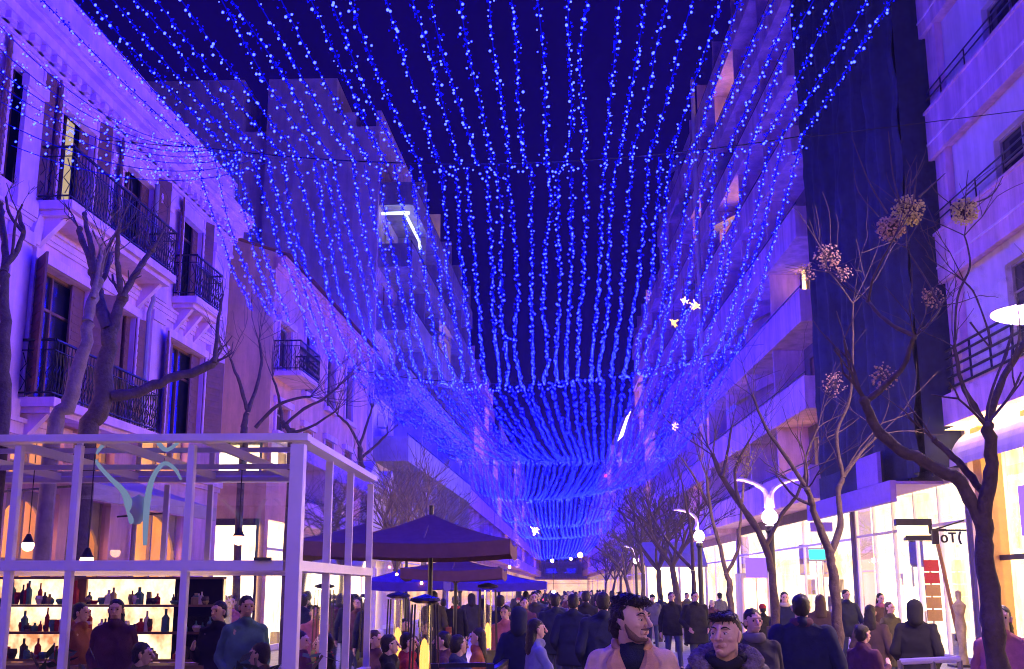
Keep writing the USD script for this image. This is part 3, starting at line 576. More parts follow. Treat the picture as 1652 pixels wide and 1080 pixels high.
F_ = FR(106.5, 138.0); apartments('apartment_block', 'fourth block past the netting, greyer and lower', F_, 0, F_.L, 21.0, 4.8, 3.0, 'plaster_grey', 'parapet_lilac', 34, 'shop_far', 12, 1.1, 5)
F_ = FR(138.5, 190.0); apartments('apartment_block', 'far right block near the end of the light canopy', F_, 0, F_.L, 21.0, 4.8, 3.0, 'plaster_white', 'parapet_lilac', 35, 'shop_far', 12, 1.1, 6)
F_ = FR(190.5, 270.0); apartments('apartment_block', 'last block on the right at the far end of the street', F_, 0, F_.L, 18.0, 4.8, 3.0, 'plaster_grey', 'parapet_lilac', 36, 'shop_far', 12, 1.1, 7)
F_ = Fac((-14, 300.0), (14, 300.0), 1); apartments('apartment_block', 'dark block closing the far end of the street', F_, 0, F_.L, 13.0, 4.6, 3.0, 'plaster_grey', 'plaster_grey', 37, 'shop_far', 10, .8, 6, lit=.3)
# ================================================================ canopy of blue light strings
rgL = np.random.default_rng(7)
def quad3(pl, pm, pr, Y):
    a, b, c = P(*pl, Y), P(*pm, Y), P(*pr, Y); co = np.polyfit([a[0], b[0], c[0]], [a[2], b[2], c[2]], 2)
    return a[0], c[0], co
CAB = [(21.6, (300, 238), (850, 266), (1300, 222)), (45.6, (440, 566), (800, 620), (1195, 560)), (73, (690, 738), (880, 744), (1090, 736)), (100, (725, 790), (850, 806), (1012, 782)),
       (130, (762, 822), (870, 848), (988, 832)), (170, (785, 858), (880, 868), (985, 856)), (230, (815, 894), (890, 901), (955, 892))]
cables = [(Y, *quad3(l, m_, r, Y)) for Y, l, m_, r in CAB]
c1 = cables[0]; cables.insert(0, (-3.0, -7.6, 5.1, np.array([c1[3][0], c1[3][1], c1[3][2]])))
zc_ = lambda cb, x: np.polyval(cb[3], x)
NS = [35, 42, 46, 43, 40, 38, 34]
TET = np.array([[1, 1, 1], [1, -1, -1], [-1, 1, -1], [-1, -1, 1]]) * .7; TEF = np.array([[0, 1, 2], [0, 3, 1], [0, 2, 3], [1, 3, 2]])
where = ['nearest canopy span overhead', 'second canopy span', 'third canopy span', 'fourth canopy span', 'fifth canopy span', 'sixth canopy span', 'last and farthest canopy span']
for k in range(len(cables) - 1):
    A, B = cables[k], cables[k + 1]; n = NS[k]; L = B[0] - A[0]
    for i in range(n):
        t = (i + .5) / n + rgL.normal(0, .12) / n
        xa, xb = A[1] + (A[2] - A[1]) * t, B[1] + (B[2] - B[1]) * t
        a = np.array([xa, A[0], zc_(A, xa)]); b = np.array([xb, B[0], zc_(B, xb)])
        sag = .35 + .25 * rgL.random(); w1, w2 = rgL.normal(0, .06 if k < 2 else .03), rgL.normal(0, .018 if k < 2 else .006); ph = rgL.random() * 6
        def at(s): return a + (b - a) * s[:, None] + np.stack([w1 * np.sin(3.1 * s * math.pi + ph) + w2 * np.sin(9 * s * math.pi + ph * 2), 0 * s, -sag * 4 * s * (1 - s) + (.02 if k < 2 else .005) * np.sin(17 * s + ph)], 1)
        T = Thing('light_string', f'string of small blue lights running along the street in the {where[k]}', 'light string', a, group=f'blue light strings of the {where[k]}')
        s = np.linspace(0, 1, 14 if k < 3 else 7); m = MB().tube(at(s), .009 if k < 2 else .010, 3); T.part('cable', m, 'led_cable')
        sp = .21 if k < 2 else .24 if k < 4 else .40
        s0 = 0.0 if k else .45 * 0
        ns = int(L / sp); s = (np.arange(ns) + rgL.uniform(0, 1, ns) * 1.6) / ns
        pts = at(s) + rgL.normal(0, .035 if k < 2 else .05, (ns, 3)) - [0, 0, .03]
        r = (.0205 if k == 0 else .022 if k < 2 else .028 if k < 4 else .040) * rgL.uniform(.5, 1.25, ns)
        m = MB().balls(pts, r, 0 if k == 0 else -1); T.part('bulbs', m, 'led_core' if k < 2 else 'led_blue', kind='stuff')
        if k < 4:                                                     # blue glow halo around each string, built as tiny dim specks
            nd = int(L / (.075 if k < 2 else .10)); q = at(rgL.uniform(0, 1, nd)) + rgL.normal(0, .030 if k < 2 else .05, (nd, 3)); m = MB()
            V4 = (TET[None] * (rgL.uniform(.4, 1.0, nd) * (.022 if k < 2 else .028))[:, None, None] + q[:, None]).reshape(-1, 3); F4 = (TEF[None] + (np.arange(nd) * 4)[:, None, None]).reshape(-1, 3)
            T.part('halo_specks', m.add(V4, F4), 'led_halo', kind='stuff')
for k, cb in enumerate(cables[1:]):
    x = np.linspace(cb[1] - .1, cb[2] + .1, 60); y = np.full(60, cb[0]); z = zc_(cb, x)
    T = Thing('light_garland', f'cross cable with a dense row of blue lights, {["nearest to us", "second along the street", "third along the street", "fourth along the street", "fifth along the street", "sixth along the street", "farthest from us"][k]}', 'light garland', (0, cb[0], z[30]))
    T.part('cable', MB().tube(np.stack([x, y, z + .04], 1), .014, 4), 'iron')
    n = int((cb[2] - cb[1]) / (.16 if k == 0 else .10)); xs_ = np.sort(rgL.uniform(cb[1], cb[2], n)); zz_ = zc_(cb, xs_) - rgL.uniform(0, .30, n)
    T.part('bulbs', MB().balls(np.stack([xs_, cb[0] + rgL.normal(0, .05, n), zz_], 1), (.024 if k == 0 else .032 if k < 3 else .045) * rgL.uniform(.6, 1.2, n), -1), 'led_core', kind='stuff')
    for sx, e in ((-1, cb[1]), (1, cb[2])):
        zt = zc_(cb, e); xf = (XL(cb[0]) if sx < 0 else XR(cb[0])) ; m = MB().bar((e, cb[0], zt), (xf + sx * .2, cb[0], zt + abs(xf - e) * .12), .008, 4); T.part('stay_wire', m, 'iron')

for i in range(7):                                                 # strings drooping in front of the cornice on the left
    a = P(-30 + 8 * i, [10, 60, 105, 135, 165, 200, 235][i], 14.3 + .1 * i); b = P(300 + 22 * i, 232 + 5 * i, 21.5); L = np.linalg.norm(b - a); n = int(L / .13)
    T = Thing('light_string', 'string of small blue lights drooping before the left house cornice', 'light string', a, group='blue light strings drooping at the left')
    f = lambda s: a + (b - a) * s[:, None] + np.stack([0 * s, 0 * s, -.45 * 4 * s * (1 - s)], 1)
    T.part('cable', MB().tube(f(np.linspace(0, 1, 12)), .008, 3), 'led_cable'); s = np.sort(rgL.uniform(0, 1, n)); T.part('bulbs', MB().balls(f(s) + rgL.normal(0, .05, (n, 3)), .018 * rgL.uniform(.5, 1.25, n), -1), 'led_core', kind='stuff')
# ================================================================ glass terrace on the left
kz = P(490, 705, 9.75)[2]; kx = P(483, 905, 9.75)[0]; ky0, ky1 = 9.75, 13.7; kxl = -6.9; kr = P(483, 910, 9.75)[2]
K = Thing('glass_terrace', 'white-framed glass terrace room of two tiers of panes in the left foreground', 'terrace', ((kx + kxl) / 2, (ky0 + ky1) / 2, 0))
fx = [kx - .055] + [P(px, 800, ky0)[0] for px in (303, 118, 21)] + [-5.75, -6.85]
fy = [ky0 + .055] + [PX(px, 840, kx)[1] for px in (538, 572)] + [ky1 - .05]
def kpost(x, y, w, d, z0, z1, nm='post'): K.part(nm, MB().box((x, y, (z0 + z1) / 2), (w, d, z1 - z0)), 'kiosk_white')
kpost(kx - .055, ky0 + .055, .115, .12, 0, kz - .06)
for x in fx[1:]: kpost(x, ky0 + .055, .055, .08, 0, kz - .06)
for y in fy[1:]: kpost(kx - .055, y, .07, .045, 0, kz - .06)
kpost(kxl, ky1 - .05, .1, .1, 0, kz - .06)
for x in fx[1:]: kpost(x, ky1 - .05, .06, .06, 0, kz - .06)
for z, h, t, nm in ((kz, .06, .15, 'top_rail'), (kr, .085, .10, 'middle_rail'), (.95, .07, .11, 'sill_rail'), (.06, .12, .12, 'base_rail')):
    for (a, b) in (((kxl, ky0 + .055), (kx - .055, ky0 + .055)), ((kx - .055, ky0 + .055), (kx - .055, ky1 - .05)), ((kxl, ky1 - .05), (kx - .055, ky1 - .05))):
        dx, dy = b[0] - a[0], b[1] - a[1]; L = math.hypot(dx, dy); m = MB()
        e = .09 if nm == 'top_rail' and a[1] == b[1] == ky0 + .055 else -.085
        m.box(((a[0] + b[0]) / 2 + (e / 2 if dy == 0 else 0), (a[1] + b[1]) / 2 + (0 if dy == 0 else .05), z - h / 2 + .03), (L + e if dx else t - .004, L - .1 if dy else t, h)); K.part(nm, m, 'kiosk_white')
rx = np.linspace(kxl + .03, kx - .05, 6)
for a, b in zip(rx, rx[1:]): K.part('roof_pane', MB().quad((a, ky0 + .06, kz + .035), (b, ky0 + .06, kz + .035), (b, ky1 - .06, kz + .035), (a, ky1 - .06, kz + .035)), 'pane_clear')
for a in rx[1:-1]: K.part('roof_bar', MB().box((a, (ky0 + ky1) / 2, kz + .02), (.045, ky1 - ky0 - .24, .05)), 'kiosk_white')
for yy in (11.7,): K.part('roof_beam', MB().box(((kxl + kx) / 2 - .1, yy, kz - .05), (kx - kxl - .3, .04, .05)), 'kiosk_white')
for (z0, z1) in ((.98, kr - .07), (kr + .03, kz - .05)):
    for a, b in zip(fx, fx[1:]): K.part('pane', MB().quad((b, ky0 + .055, z0), (a, ky0 + .055, z0), (a, ky0 + .055, z1), (b, ky0 + .055, z1)), 'pane_clear')
    for a, b in zip(fy, fy[1:]): K.part('pane', MB().quad((kx - .055, a, z0), (kx - .055, b, z0), (kx - .055, b, z1), (kx - .055, a, z1)), 'pane_clear')
    for a, b in zip(fx, fx[1:]): K.part('pane', MB().quad((b, ky1 - .05, z0), (a, ky1 - .05, z0), (a, ky1 - .05, z1), (b, ky1 - .05, z1)), 'pane_clear')
for (z0, z1) in ((.06, .92),):
    K.part('lower_panel', MB().box(((kxl + kx) / 2 - .06, ky0 + .06, .49), (kx - kxl - .2, .04, .85)), 'plaster_white')
    K.part('lower_panel', MB().box((kx - .055, (ky0 + ky1) / 2 + .03, .49), (.04, ky1 - ky0 - .3, .85)), 'plaster_white')
K.part('clip', MB().box((kx - .055 - .25, ky0 - .01, kr + .04), (.14, .04, .025)), 'dark_metal')
# glowing ribbons added inside, standing for a lamp reflection in the panes
S = Thing('reflection_ribbons', 'pale blue glowing ribbons imitating a lamp reflection inside the glass terrace', 'lamp', P(215, 820, 11.5))
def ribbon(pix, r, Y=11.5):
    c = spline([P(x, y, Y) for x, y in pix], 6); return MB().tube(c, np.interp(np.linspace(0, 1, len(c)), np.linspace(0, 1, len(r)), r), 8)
emit('reflection_glow', (.30, .42, .66), .26); mat('reflection_cloth', (.5, .62, .75), .4, .1, 6)
S.part('reflection_curve', ribbon([(155, 742), (160, 752), (178, 772), (198, 792), (208, 815), (212, 845)], [.012, .02, .022, .03, .045, .02]), 'reflection_glow', smooth=True)
S.part('reflection_curve', ribbon([(234, 880), (235, 845), (239, 800), (248, 768), (265, 748), (282, 757), (292, 774)], [.02, .03, .035, .026, .022, .018, .012]), 'reflection_glow', smooth=True)
S.part('reflection_core', MB().lathe(P(222, 830, 11.56), [(.03, -.10), (.11, .02), (.07, .16), (.0, .2)], 14), 'reflection_cloth', smooth=True)
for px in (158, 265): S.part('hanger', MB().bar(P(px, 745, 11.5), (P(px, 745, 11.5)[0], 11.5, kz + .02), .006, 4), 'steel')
for i, (px, py, Y, t) in enumerate(((140, 905, 11.0, 'left of the glowing ribbons'), (45, 880, 12.4, 'by the left frame edge'), (385, 870, 12.2, 'in the widest front pane'))):
    c = P(px, py, Y); L_ = Thing('pendant_lamp', f'small warm globe pendant lamp inside the terrace {t}', 'lamp', c, group='terrace pendant lamps')
    L_.part('globe', MB().ball(c, .065, 2), 'lamp_warm', smooth=True); L_.part('cord', MB().bar(c + [0, 0, .06], (c[0], c[1], kz), .006, 4), 'dark_metal'); L_.part('cap', MB().lathe(c, [(.02, .12), (.05, .055), (.066, .03)], 10), 'dark_metal')
B_ = Thing('added_back_bar', 'added glowing bottle bar along the back of the glass terrace', 'bar', (-5.3, 13.2, 0))  # made-up bar; its glowing panel supplies the bright patches in the lower panes
B_.part('counter', MB().box((-5.3, 13.05, .52), (2.9, .5, 1.04)), 'wood'); B_.part('added_glow_panel', MB().quad((-6.75, 13.5, 1.05), (-3.85, 13.5, 1.05), (-3.85, 13.5, 1.98), (-6.75, 13.5, 1.98)), 'bar_glow')
for z in (1.06, 1.36, 1.66, 1.97): B_.part('shelf', MB().box((-5.3, 13.4, z), (2.92, .16, .025)), 'wood')
rb = random.Random(3)
for z in (1.075, 1.375, 1.675):
    for mt in ('goods_dark', 'goods', 'cloth_teal', 'kiosk_white', 'cloth_red'):
        m = MB(); n = 0
        for k in range(40):
            if rb.random() < .24:
                h = rb.uniform(.08, .27); r = rb.uniform(.02, .055); x_ = -6.72 + k * .07 + rb.uniform(-.03, .03); n += 1
                if rb.random() < .55: m.lathe((x_, 13.38, z), [(r, 0), (r, h * .6), (r * .35, h * .75), (r * .35, h), (0, h)], 7)
                else: m.lathe((x_, 13.38, z), [(r * .7, 0), (r * 1.2, h * .35), (r, h * .55), (0, h * .55)], 7)
        if n: B_.part('bottles', m, mt, kind='stuff')
for x_, w_, mt in ((-4.15, .55, 'cloth_black'), (-5.55, .18, 'wood')): B_.part('upright', MB().box((x_, 13.47, 1.52), (w_, .05, .92)), mt)
# tables, chairs, plants in the terrace
def table(x, y, lab, z=.74, r=.38):
    T = Thing('cafe_table', lab, 'table', (x, y, 0)); T.part('table_top', MB().lathe((x, y, 0), [(0, z - .03), (r, z - .03), (r + .01, z - .015), (r, z), (0, z)], 20), 'wood'); T.part('pedestal', MB().lathe((x, y, 0), [(.22, 0), (.22, .02), (.035, .05), (.03, z - .031)], 10), 'dark_metal')
def chair(x, y, rz, lab, group=None, cl='wicker'):
    T = Thing('cafe_chair', lab, 'chair', (x, y, 0), rz, group=group)
    T.part('seat', MB().box((0, 0, .45), (.46, .46, .06)), cl, world=False)
    bk = MB()
    for q in np.linspace(-.2, .2, 6): bk.box((q, -.22 - .03, .68), (.05, .03, .40))
    bk.box((0, -.24, .90), (.48, .045, .06)); T.part('backrest', bk, cl, world=False)
    for sx in (-1, 1):
        for sy in (-1, 1): T.part('leg', MB().bar((sx * .2, sy * .2, 0), (sx * .19, sy * .19, .42), .02, 6), 'dark_metal', world=False)
table(-3.4, 11.2, 'round wooden table nearest the front panes of the terrace'); table(-5.2, 12.0, 'round wooden table at the left of the terrace'); table(-2.9, 12.8, 'round wooden table at the back corner of the terrace')
for i, (x, y, r, l) in enumerate(((-3.95, 11.2, -1.57, 'left of the front terrace table'), (-2.85, 11.2, 1.57, 'right of the front terrace table'), (-5.2, 11.4, 0, 'before the left terrace table'), (-2.9, 13.35, 3.14, 'behind the back terrace table'))): chair(x, y, r, f'dark woven cafe chair {l}')
def plant(x, y, lab, h=1.7, seed=1, base=0.0):
    rg = random.Random(seed); T = Thing('potted_plant', lab, 'plant', (x, y, base)); T.part('pot', MB().lathe((x, y, base), [(0, 0), (.16, 0), (.22, .4), (.2, .4), (.18, .36), (0, .36)], 14), 'dark_wall')
    st = MB(); lf = MB()
    for i in range(9):
        a = rg.uniform(0, 6.28); r_ = rg.uniform(.1, .5); p = np.array([x, y, base + .36]); q = p + [math.cos(a) * r_, math.sin(a) * r_, rg.uniform(.4, h - .4)]; st.tube([p, (p + q) / 2 + [0, 0, .12], q], .012, 4)
        for j in range(16):
            c = p + (q - p) * rg.uniform(.3, 1.05) + np.array([rg.gauss(0, .1), rg.gauss(0, .1), rg.gauss(0, .08)]); d = norm([rg.gauss(0, 1), rg.gauss(0, 1), rg.gauss(.1, .6)]); s = norm(np.cross(d, [rg.gauss(0, 1), .3, 1])) * .035; l = rg.uniform(.12, .2)
            lf.add([c, c + d * l * .5 + s, c + d * l, c + d * l * .5 - s], [[0, 1, 2, 3]])
    T.part('stem', st, 'twig'); T.part('foliage', lf, 'plant', kind='stuff')
plant(-4.35, 10.6, 'dark leafy plant in the middle pane of the terrace', 1.5, 3); plant(-5.9, 10.9, 'tall leafy plant at the left end of the terrace', 1.6, 4); plant(-2.55, 10.35, 'small leafy plant by the corner post of the terrace', 1.35, 6)
# ================================================================ bare trees
def limb(mb, pts, r0, r1, n=7, rg=None, knob=.0):
    c = spline(pts); k = len(c); r = np.linspace(r0, r1, k)
    if rg is not None: r = r * (1 + np.array([rg.gauss(0, .07) for _ in range(k)])); c = c + np.array([[rg.gauss(0, r0 * .12) for _ in range(3)] for _ in range(k)])
    mb.tube(c, r, n)
    if knob: mb.ball(c[-1], r1 * knob, 1)
def grow(mb, p, d, L, r, depth, rg, up=.25, spread=.6, nb=(2, 3)):
    k = 4; pts = [p]; dd = norm(d)
    for i in range(k):
        dd = norm(dd + np.array([rg.gauss(0, .12), rg.gauss(0, .12), rg.gauss(0, .08) + up * .12])); pts.append(pts[-1] + dd * L / k)
    mb.tube(pts, np.linspace(r, r * .55, k + 1), 5 if r > .02 else 3)
    if depth:
        for i in range(rg.randint(*nb)):
            q = pts[rg.randint(2, k)]; nd = norm(dd + np.array([rg.gauss(0, spread), rg.gauss(0, spread), rg.gauss(.15, spread * .6)])); grow(mb, q, nd, L * rg.uniform(.55, .85), max(r * .55, .004), depth - 1, rg, up, spread, nb)
def cluster(T, c, R, rg, mt='berry', n=150):
    m = MB(); st = MB(); cs = []
    for i in range(n):
        d = norm([rg.gauss(0, 1), rg.gauss(0, 1), rg.gauss(0, 1)]) * R * rg.uniform(.35, 1.0) ** .8; cs.append(c + d)
        if i % 3 == 0: st.tube([c, c + d * .5 + [0, 0, .02], c + d], .003, 3)
    s = T.part('seed_stalks', st, 'twig', kind='stuff'); T.part('seed_cluster', m.balls(cs, [rg.uniform(.006, .013) for _ in cs], 0), mt, kind='stuff')
def pixtree(name, label, Y, trunk, limbs, r, twigs=(), clusters=(), seed=1, mt='bark', group=None, dy=.5, auto=3, autoL=.6):
    rg = random.Random(seed); tp = [P(x, y, Y) for x, y in trunk]; b = tp[0].copy(); b[2] = 0; T = Thing(name, label, 'tree', b, group=group)
    m = MB(); limb(m, [b] + tp, r * 1.25, r * .82, 10, rg); T.part('trunk', m, mt, smooth=60)
    tw = MB(); nt = 0
    for pix, r0, r1, knob in limbs:
        oy = rg.uniform(-dy, dy); pts = [P(x, y, Y + oy * (i / max(1, len(pix) - 1))) for i, (x, y) in enumerate(pix)]; m = MB(); limb(m, pts, r0, r1, 8, rg, knob); T.part('branch', m, mt, smooth=60)
        for _ in range(auto):
            d = norm(pts[-1] - pts[-2]) + np.array([rg.gauss(0, .5), rg.gauss(0, .5), rg.gauss(.3, .4)]); grow(tw, pts[-1], d, autoL * rg.uniform(.5, 1.2), max(r1 * .4, .006), 1, rg); nt += 1
    for pix, r0 in twigs:
        oy = rg.uniform(-dy, dy); limb(tw, [P(x, y, Y + oy) for x, y in pix], r0, r0 * .4, 5); nt += 1
    if nt: T.part('crown', tw, 'twig' if mt == 'bark' else mt, kind='stuff')
    for (x, y, R, oy, cm, n) in clusters: cluster(T, P(x, y, Y + oy), R, rg, cm, n)
    return T
pixtree('seed_tree', 'big pollarded tree with tan seed clusters at the right foreground before the yellow shop', 9.5,
    [(1612, 1080), (1601, 1000), (1590, 900), (1585, 840)],
    [([(1587, 860), (1565, 805), (1538, 768), (1490, 745), (1440, 718), (1405, 675), (1395, 645)], 0.0595, 0.0350, 1.15), ([(1395, 650), (1428, 622), (1458, 590), (1470, 555), (1475, 543)], 0.0266, 0.0168, 1.5),
     ([(1475, 543), (1440, 525), (1415, 505), (1401, 486)], 0.0182, 0.0140, 1.5), ([(1401, 486), (1408, 450), (1425, 415), (1442, 385)], 0.0119, 0.0077, 0), ([(1475, 543), (1500, 520), (1518, 495)], 0.0126, 0.0084, 0),
     ([(1586, 860), (1595, 790), (1600, 735), (1592, 685)], 0.0616, 0.0434, 1.0), ([(1592, 690), (1610, 630), (1630, 590), (1668, 530)], 0.0350, 0.0210, 1.1), ([(1592, 690), (1572, 655), (1552, 618), (1540, 560)], 0.0280, 0.0154, 1.1),
     ([(1592, 800), (1560, 760), (1530, 730), (1508, 712)], 0.0350, 0.0224, 1.2), ([(1540, 560), (1545, 480), (1565, 430), (1556, 380)], 0.0126, 0.0070, 0), ([(1518, 495), (1490, 445), (1462, 400)], 0.0098, 0.0056, 0), ([(1565, 520), (1600, 560), (1575, 480), (1556, 455)], 0.0084, 0.0070, 0)], .080,
    [([(1432, 345), (1405, 300), (1388, 260), (1374, 220)], .009), ([(1452, 330), (1440, 280), (1433, 212)], .010), ([(1462, 325), (1470, 280), (1462, 258)], .006), ([(1475, 322), (1478, 290), (1479, 262)], .006), ([(1482, 318), (1505, 298), (1525, 280)], .009), ([(1470, 300), (1490, 255), (1495, 235)], .004),
     ([(1418, 350), (1385, 310), (1376, 270)], .005), ([(1565, 330), (1600, 315), (1618, 285)], .009), ([(1548, 340), (1510, 310), (1500, 290)], .005), ([(1556, 355), (1559, 300), (1562, 275)], .006), ([(1630, 590), (1645, 540), (1640, 480)], .012), ([(1395, 645), (1372, 610), (1350, 600)], .009)],
    [(1465, 340, .140, 0, 'berry', 420), (1437, 368, .125, .1, 'berry_dull', 330), (1556, 341, .125, .2, 'berry', 380), (1425, 608, .13, .4, 'berry_dull', 70), (1505, 480, .11, .6, 'berry_dull', 60)], 5, 'bark', auto=3, autoL=.5)
pixtree('seed_tree', 'thin tree with faded seed clusters in front of the blue netting', 14.5, [(1352, 1080), (1350, 980), (1343, 920), (1340, 893)],
    [([(1340, 893), (1322, 850), (1310, 815), (1302, 790)], 0.0488, 0.0338, 1.2), ([(1340, 893), (1356, 850), (1352, 800), (1360, 770)], 0.0450, 0.0300, 1.2), ([(1302, 790), (1270, 740), (1235, 690), (1215, 640)], 0.0300, 0.0150, 1), ([(1302, 790), (1300, 740), (1320, 690)], 0.0225, 0.0120, 1),
     ([(1360, 770), (1390, 730), (1420, 700)], 0.0225, 0.0120, 1), ([(1360, 770), (1350, 700), (1372, 640), (1376, 560), (1376, 490)], 0.0263, 0.0105, 0), ([(1376, 490), (1355, 460), (1338, 440)], 0.0090, 0.0067, 0), ([(1310, 815), (1280, 800), (1255, 770)], 0.0225, 0.0105, 1)], .062,
    [([(1330, 410), (1290, 345), (1276, 335)], .008), ([(1340, 400), (1338, 345), (1327, 310)], .008), ([(1350, 400), (1352, 360), (1348, 345)], .006)],
    [(1335, 415, .19, 0, 'berry_dull', 190), (1300, 440, .15, .3, 'berry_dull', 90), (1362, 440, .12, -.2, 'berry_dull', 60), (1347, 620, .17, .2, 'berry_dull', 90)], 9, 'bark', auto=3, autoL=.8)
pixtree('street_tree', 'slanting bare tree crossing the double street lamp', 19.0, [(1252, 1040), (1249, 960), (1240, 900), (1220, 850)], [([(1220, 850), (1195, 815), (1165, 770), (1150, 735)], 0.0562, 0.0338, 1.2), ([(1235, 880), (1262, 830), (1285, 800), (1300, 760)], 0.0375, 0.0188, 1), ([(1165, 770), (1175, 720), (1180, 690)], 0.0300, 0.0150, 1), ([(1195, 815), (1185, 760), (1215, 700)], 0.0300, 0.0150, 1)], .062, seed=13, auto=5, autoL=1.1,
    clusters=[(1195, 745, .28, 0, 'berry', 120)])
pixtree('street_tree', 'forked bare tree behind the second man on the right pavement', 23.0, [(1180, 1040), (1178, 960), (1172, 925)], [([(1172, 925), (1158, 870), (1145, 820), (1140, 770)], 0.0450, 0.0263, 1), ([(1172, 925), (1190, 890), (1195, 840), (1200, 780)], 0.0375, 0.0225, 1), ([(1145, 820), (1120, 770), (1100, 740)], 0.0300, 0.0150, 1)], .062, seed=17, auto=5, autoL=1.2)
pixtree('street_tree', 'bare tree in front of the pale stall on the right', 29.0, [(1122, 1045), (1120, 960), (1118, 920)], [([(1118, 920), (1090, 890), (1068, 860), (1050, 830)], 0.0450, 0.0263, 1), ([(1118, 920), (1116, 870), (1108, 820), (1100, 780)], 0.0450, 0.0225, 1)], .062, seed=19, auto=6, autoL=1.4)
for i, (Y, px) in enumerate(((36, 1092), (43, 1062), (52, 1036), (62, 1016), (75, 1000), (92, 986), (112, 975))):
    rg = random.Random(50 + i); b = P(px, 950, Y); b[2] = 0; T = Thing('street_tree', f'bare tree in the right-hand row, {["fourth", "fifth", "sixth", "seventh", "eighth", "ninth", "tenth"][i]} along the pavement', 'tree', b, group='bare trees along the right pavement')
    m = MB(); top = b + [rg.gauss(0, .15), 0, 2.5]; limb(m, [b, b + [.05, 0, 1.2], top], .12, .085, 8, rg); T.part('trunk', m, 'bark', smooth=60); tw = MB()
    for j in range(7): a = j * 1.05 + rg.random(); grow(tw, top, [math.cos(a) * .6, math.sin(a) * .6, .9], 1.5, .055, 3, rg, spread=.55, nb=(3, 4))
    T.part('crown', tw, 'twig')
# left trees
pixtree('pollarded_tree', 'dark pollarded tree with cut limbs before the neoclassical house', 17.0, [(140, 720), (158, 670), (170, 610), (176, 550), (175, 530)],
    [([(175, 530), (162, 490), (157, 465), (152, 440)], .10, .075, 1.25), ([(152, 440), (143, 410), (131, 385), (128, 370)], .055, .04, 1.2), ([(152, 440), (148, 400), (140, 370), (136, 345)], .05, .035, 1.2), ([(157, 465), (172, 440), (178, 410)], .045, .035, 1.2), ([(176, 550), (186, 515), (197, 480)], .10, .075, 1.3), ([(197, 480), (190, 430), (190, 390), (192, 368)], .05, .035, 1.2), ([(197, 480), (212, 455), (230, 425), (246, 402)], .06, .04, 1.3), ([(246, 402), (256, 385), (266, 366)], .03, .018, 0), ([(246, 402), (236, 395), (240, 370)], .03, .02, 0),
     ([(180, 640), (225, 632), (270, 612), (318, 598), (346, 585)], .085, .06, 1.2), ([(346, 585), (350, 545), (353, 510), (360, 475)], .04, .018, 0), ([(165, 440), (175, 400), (187, 378), (205, 366)], .035, .02, 0)], .135, seed=23, auto=3, autoL=.45)
pixtree('pollarded_tree', 'brown leaning bare trunk beside the dark pollarded tree', 15.5, [(85, 720), (110, 650), (128, 590), (140, 520)], [([(140, 520), (150, 480), (160, 455)], .08, .06, 1.2), ([(150, 480), (158, 440), (163, 415)], .04, .025, 1)], .10, seed=29, mt='bark_pale', auto=2, autoL=.5)
pixtree('pollarded_tree', 'bare tree cut by the left edge of the picture', 13.0, [(2, 720), (5, 600), (7, 500), (8, 440)], [([(8, 440), (8, 400), (3, 360), (2, 330)], .05, .03, 1.2), ([(8, 430), (28, 402), (38, 375), (30, 345)], .04, .025, 1.2), ([(38, 375), (15, 345), (10, 318)], .025, .015, 0), ([(20, 410), (25, 360), (36, 330)], .02, .012, 0)], .07, seed=31, mt='bark', auto=1, autoL=.4)
pixtree('street_tree', 'small bare tree before the beige gable wall', 26.0, [(392, 720), (393, 690), (400, 665)], [([(400, 665), (390, 630), (380, 600), (372, 580)], .05, .025, 1), ([(400, 665), (415, 620), (422, 580), (418, 550)], .05, .025, 1), ([(412, 690), (440, 660), (470, 645), (500, 640)], .05, .025, 1)], .08, seed=37, auto=7, autoL=1.1)
pixtree('street_tree', 'bare bushy tree before the pink house front', 30.0, [(470, 720), (468, 700), (455, 680)], [([(455, 680), (450, 640), (440, 610)], .05, .025, 1), ([(455, 690), (490, 660), (520, 645), (545, 625)], .05, .025, 1), ([(465, 700), (500, 690), (540, 665)], .05, .025, 1)], .08, seed=41, auto=8, autoL=1.4)
pixtree('street_tree', 'dark twiggy tree above the far corner of the terrace', 34.0, [(585, 790), (583, 750), (580, 720)], [([(580, 720), (565, 690), (545, 670)], .05, .03, 1), ([(580, 720), (590, 690), (600, 660)], .05, .03, 1), ([(582, 740), (610, 715), (625, 700)], .05, .03, 1)], .09, seed=43, auto=9, autoL=1.5)
for i, (Y, px, h) in enumerate(((40, 640, 3.0), (48, 690, 3.2), (60, 715, 3.4), (33, 655, 2.4))):
    rg = random.Random(80 + i); b = P(px, 950, Y); b[2] = 0; T = Thing('street_tree', f'bare tree in the left-hand row {["behind the big parasol", "beyond the parasol tip", "farthest along", "nearest the terrace back"][i]}', 'tree', b, group='bare trees along the left terraces')
    m = MB(); top = b + [rg.gauss(0, .15), 0, h]; limb(m, [b, b + [.05, 0, 1.2], top], .12, .085, 8, rg); T.part('trunk', m, 'bark_pale', smooth=60); tw = MB()
    for j in range(7): a = j * 1.05 + rg.random(); grow(tw, top, [math.cos(a) * .5, math.sin(a) * .5, .9], 1.5, .055, 3, rg, spread=.55, nb=(3, 4))
    T.part('crown', tw, 'bark_pale')
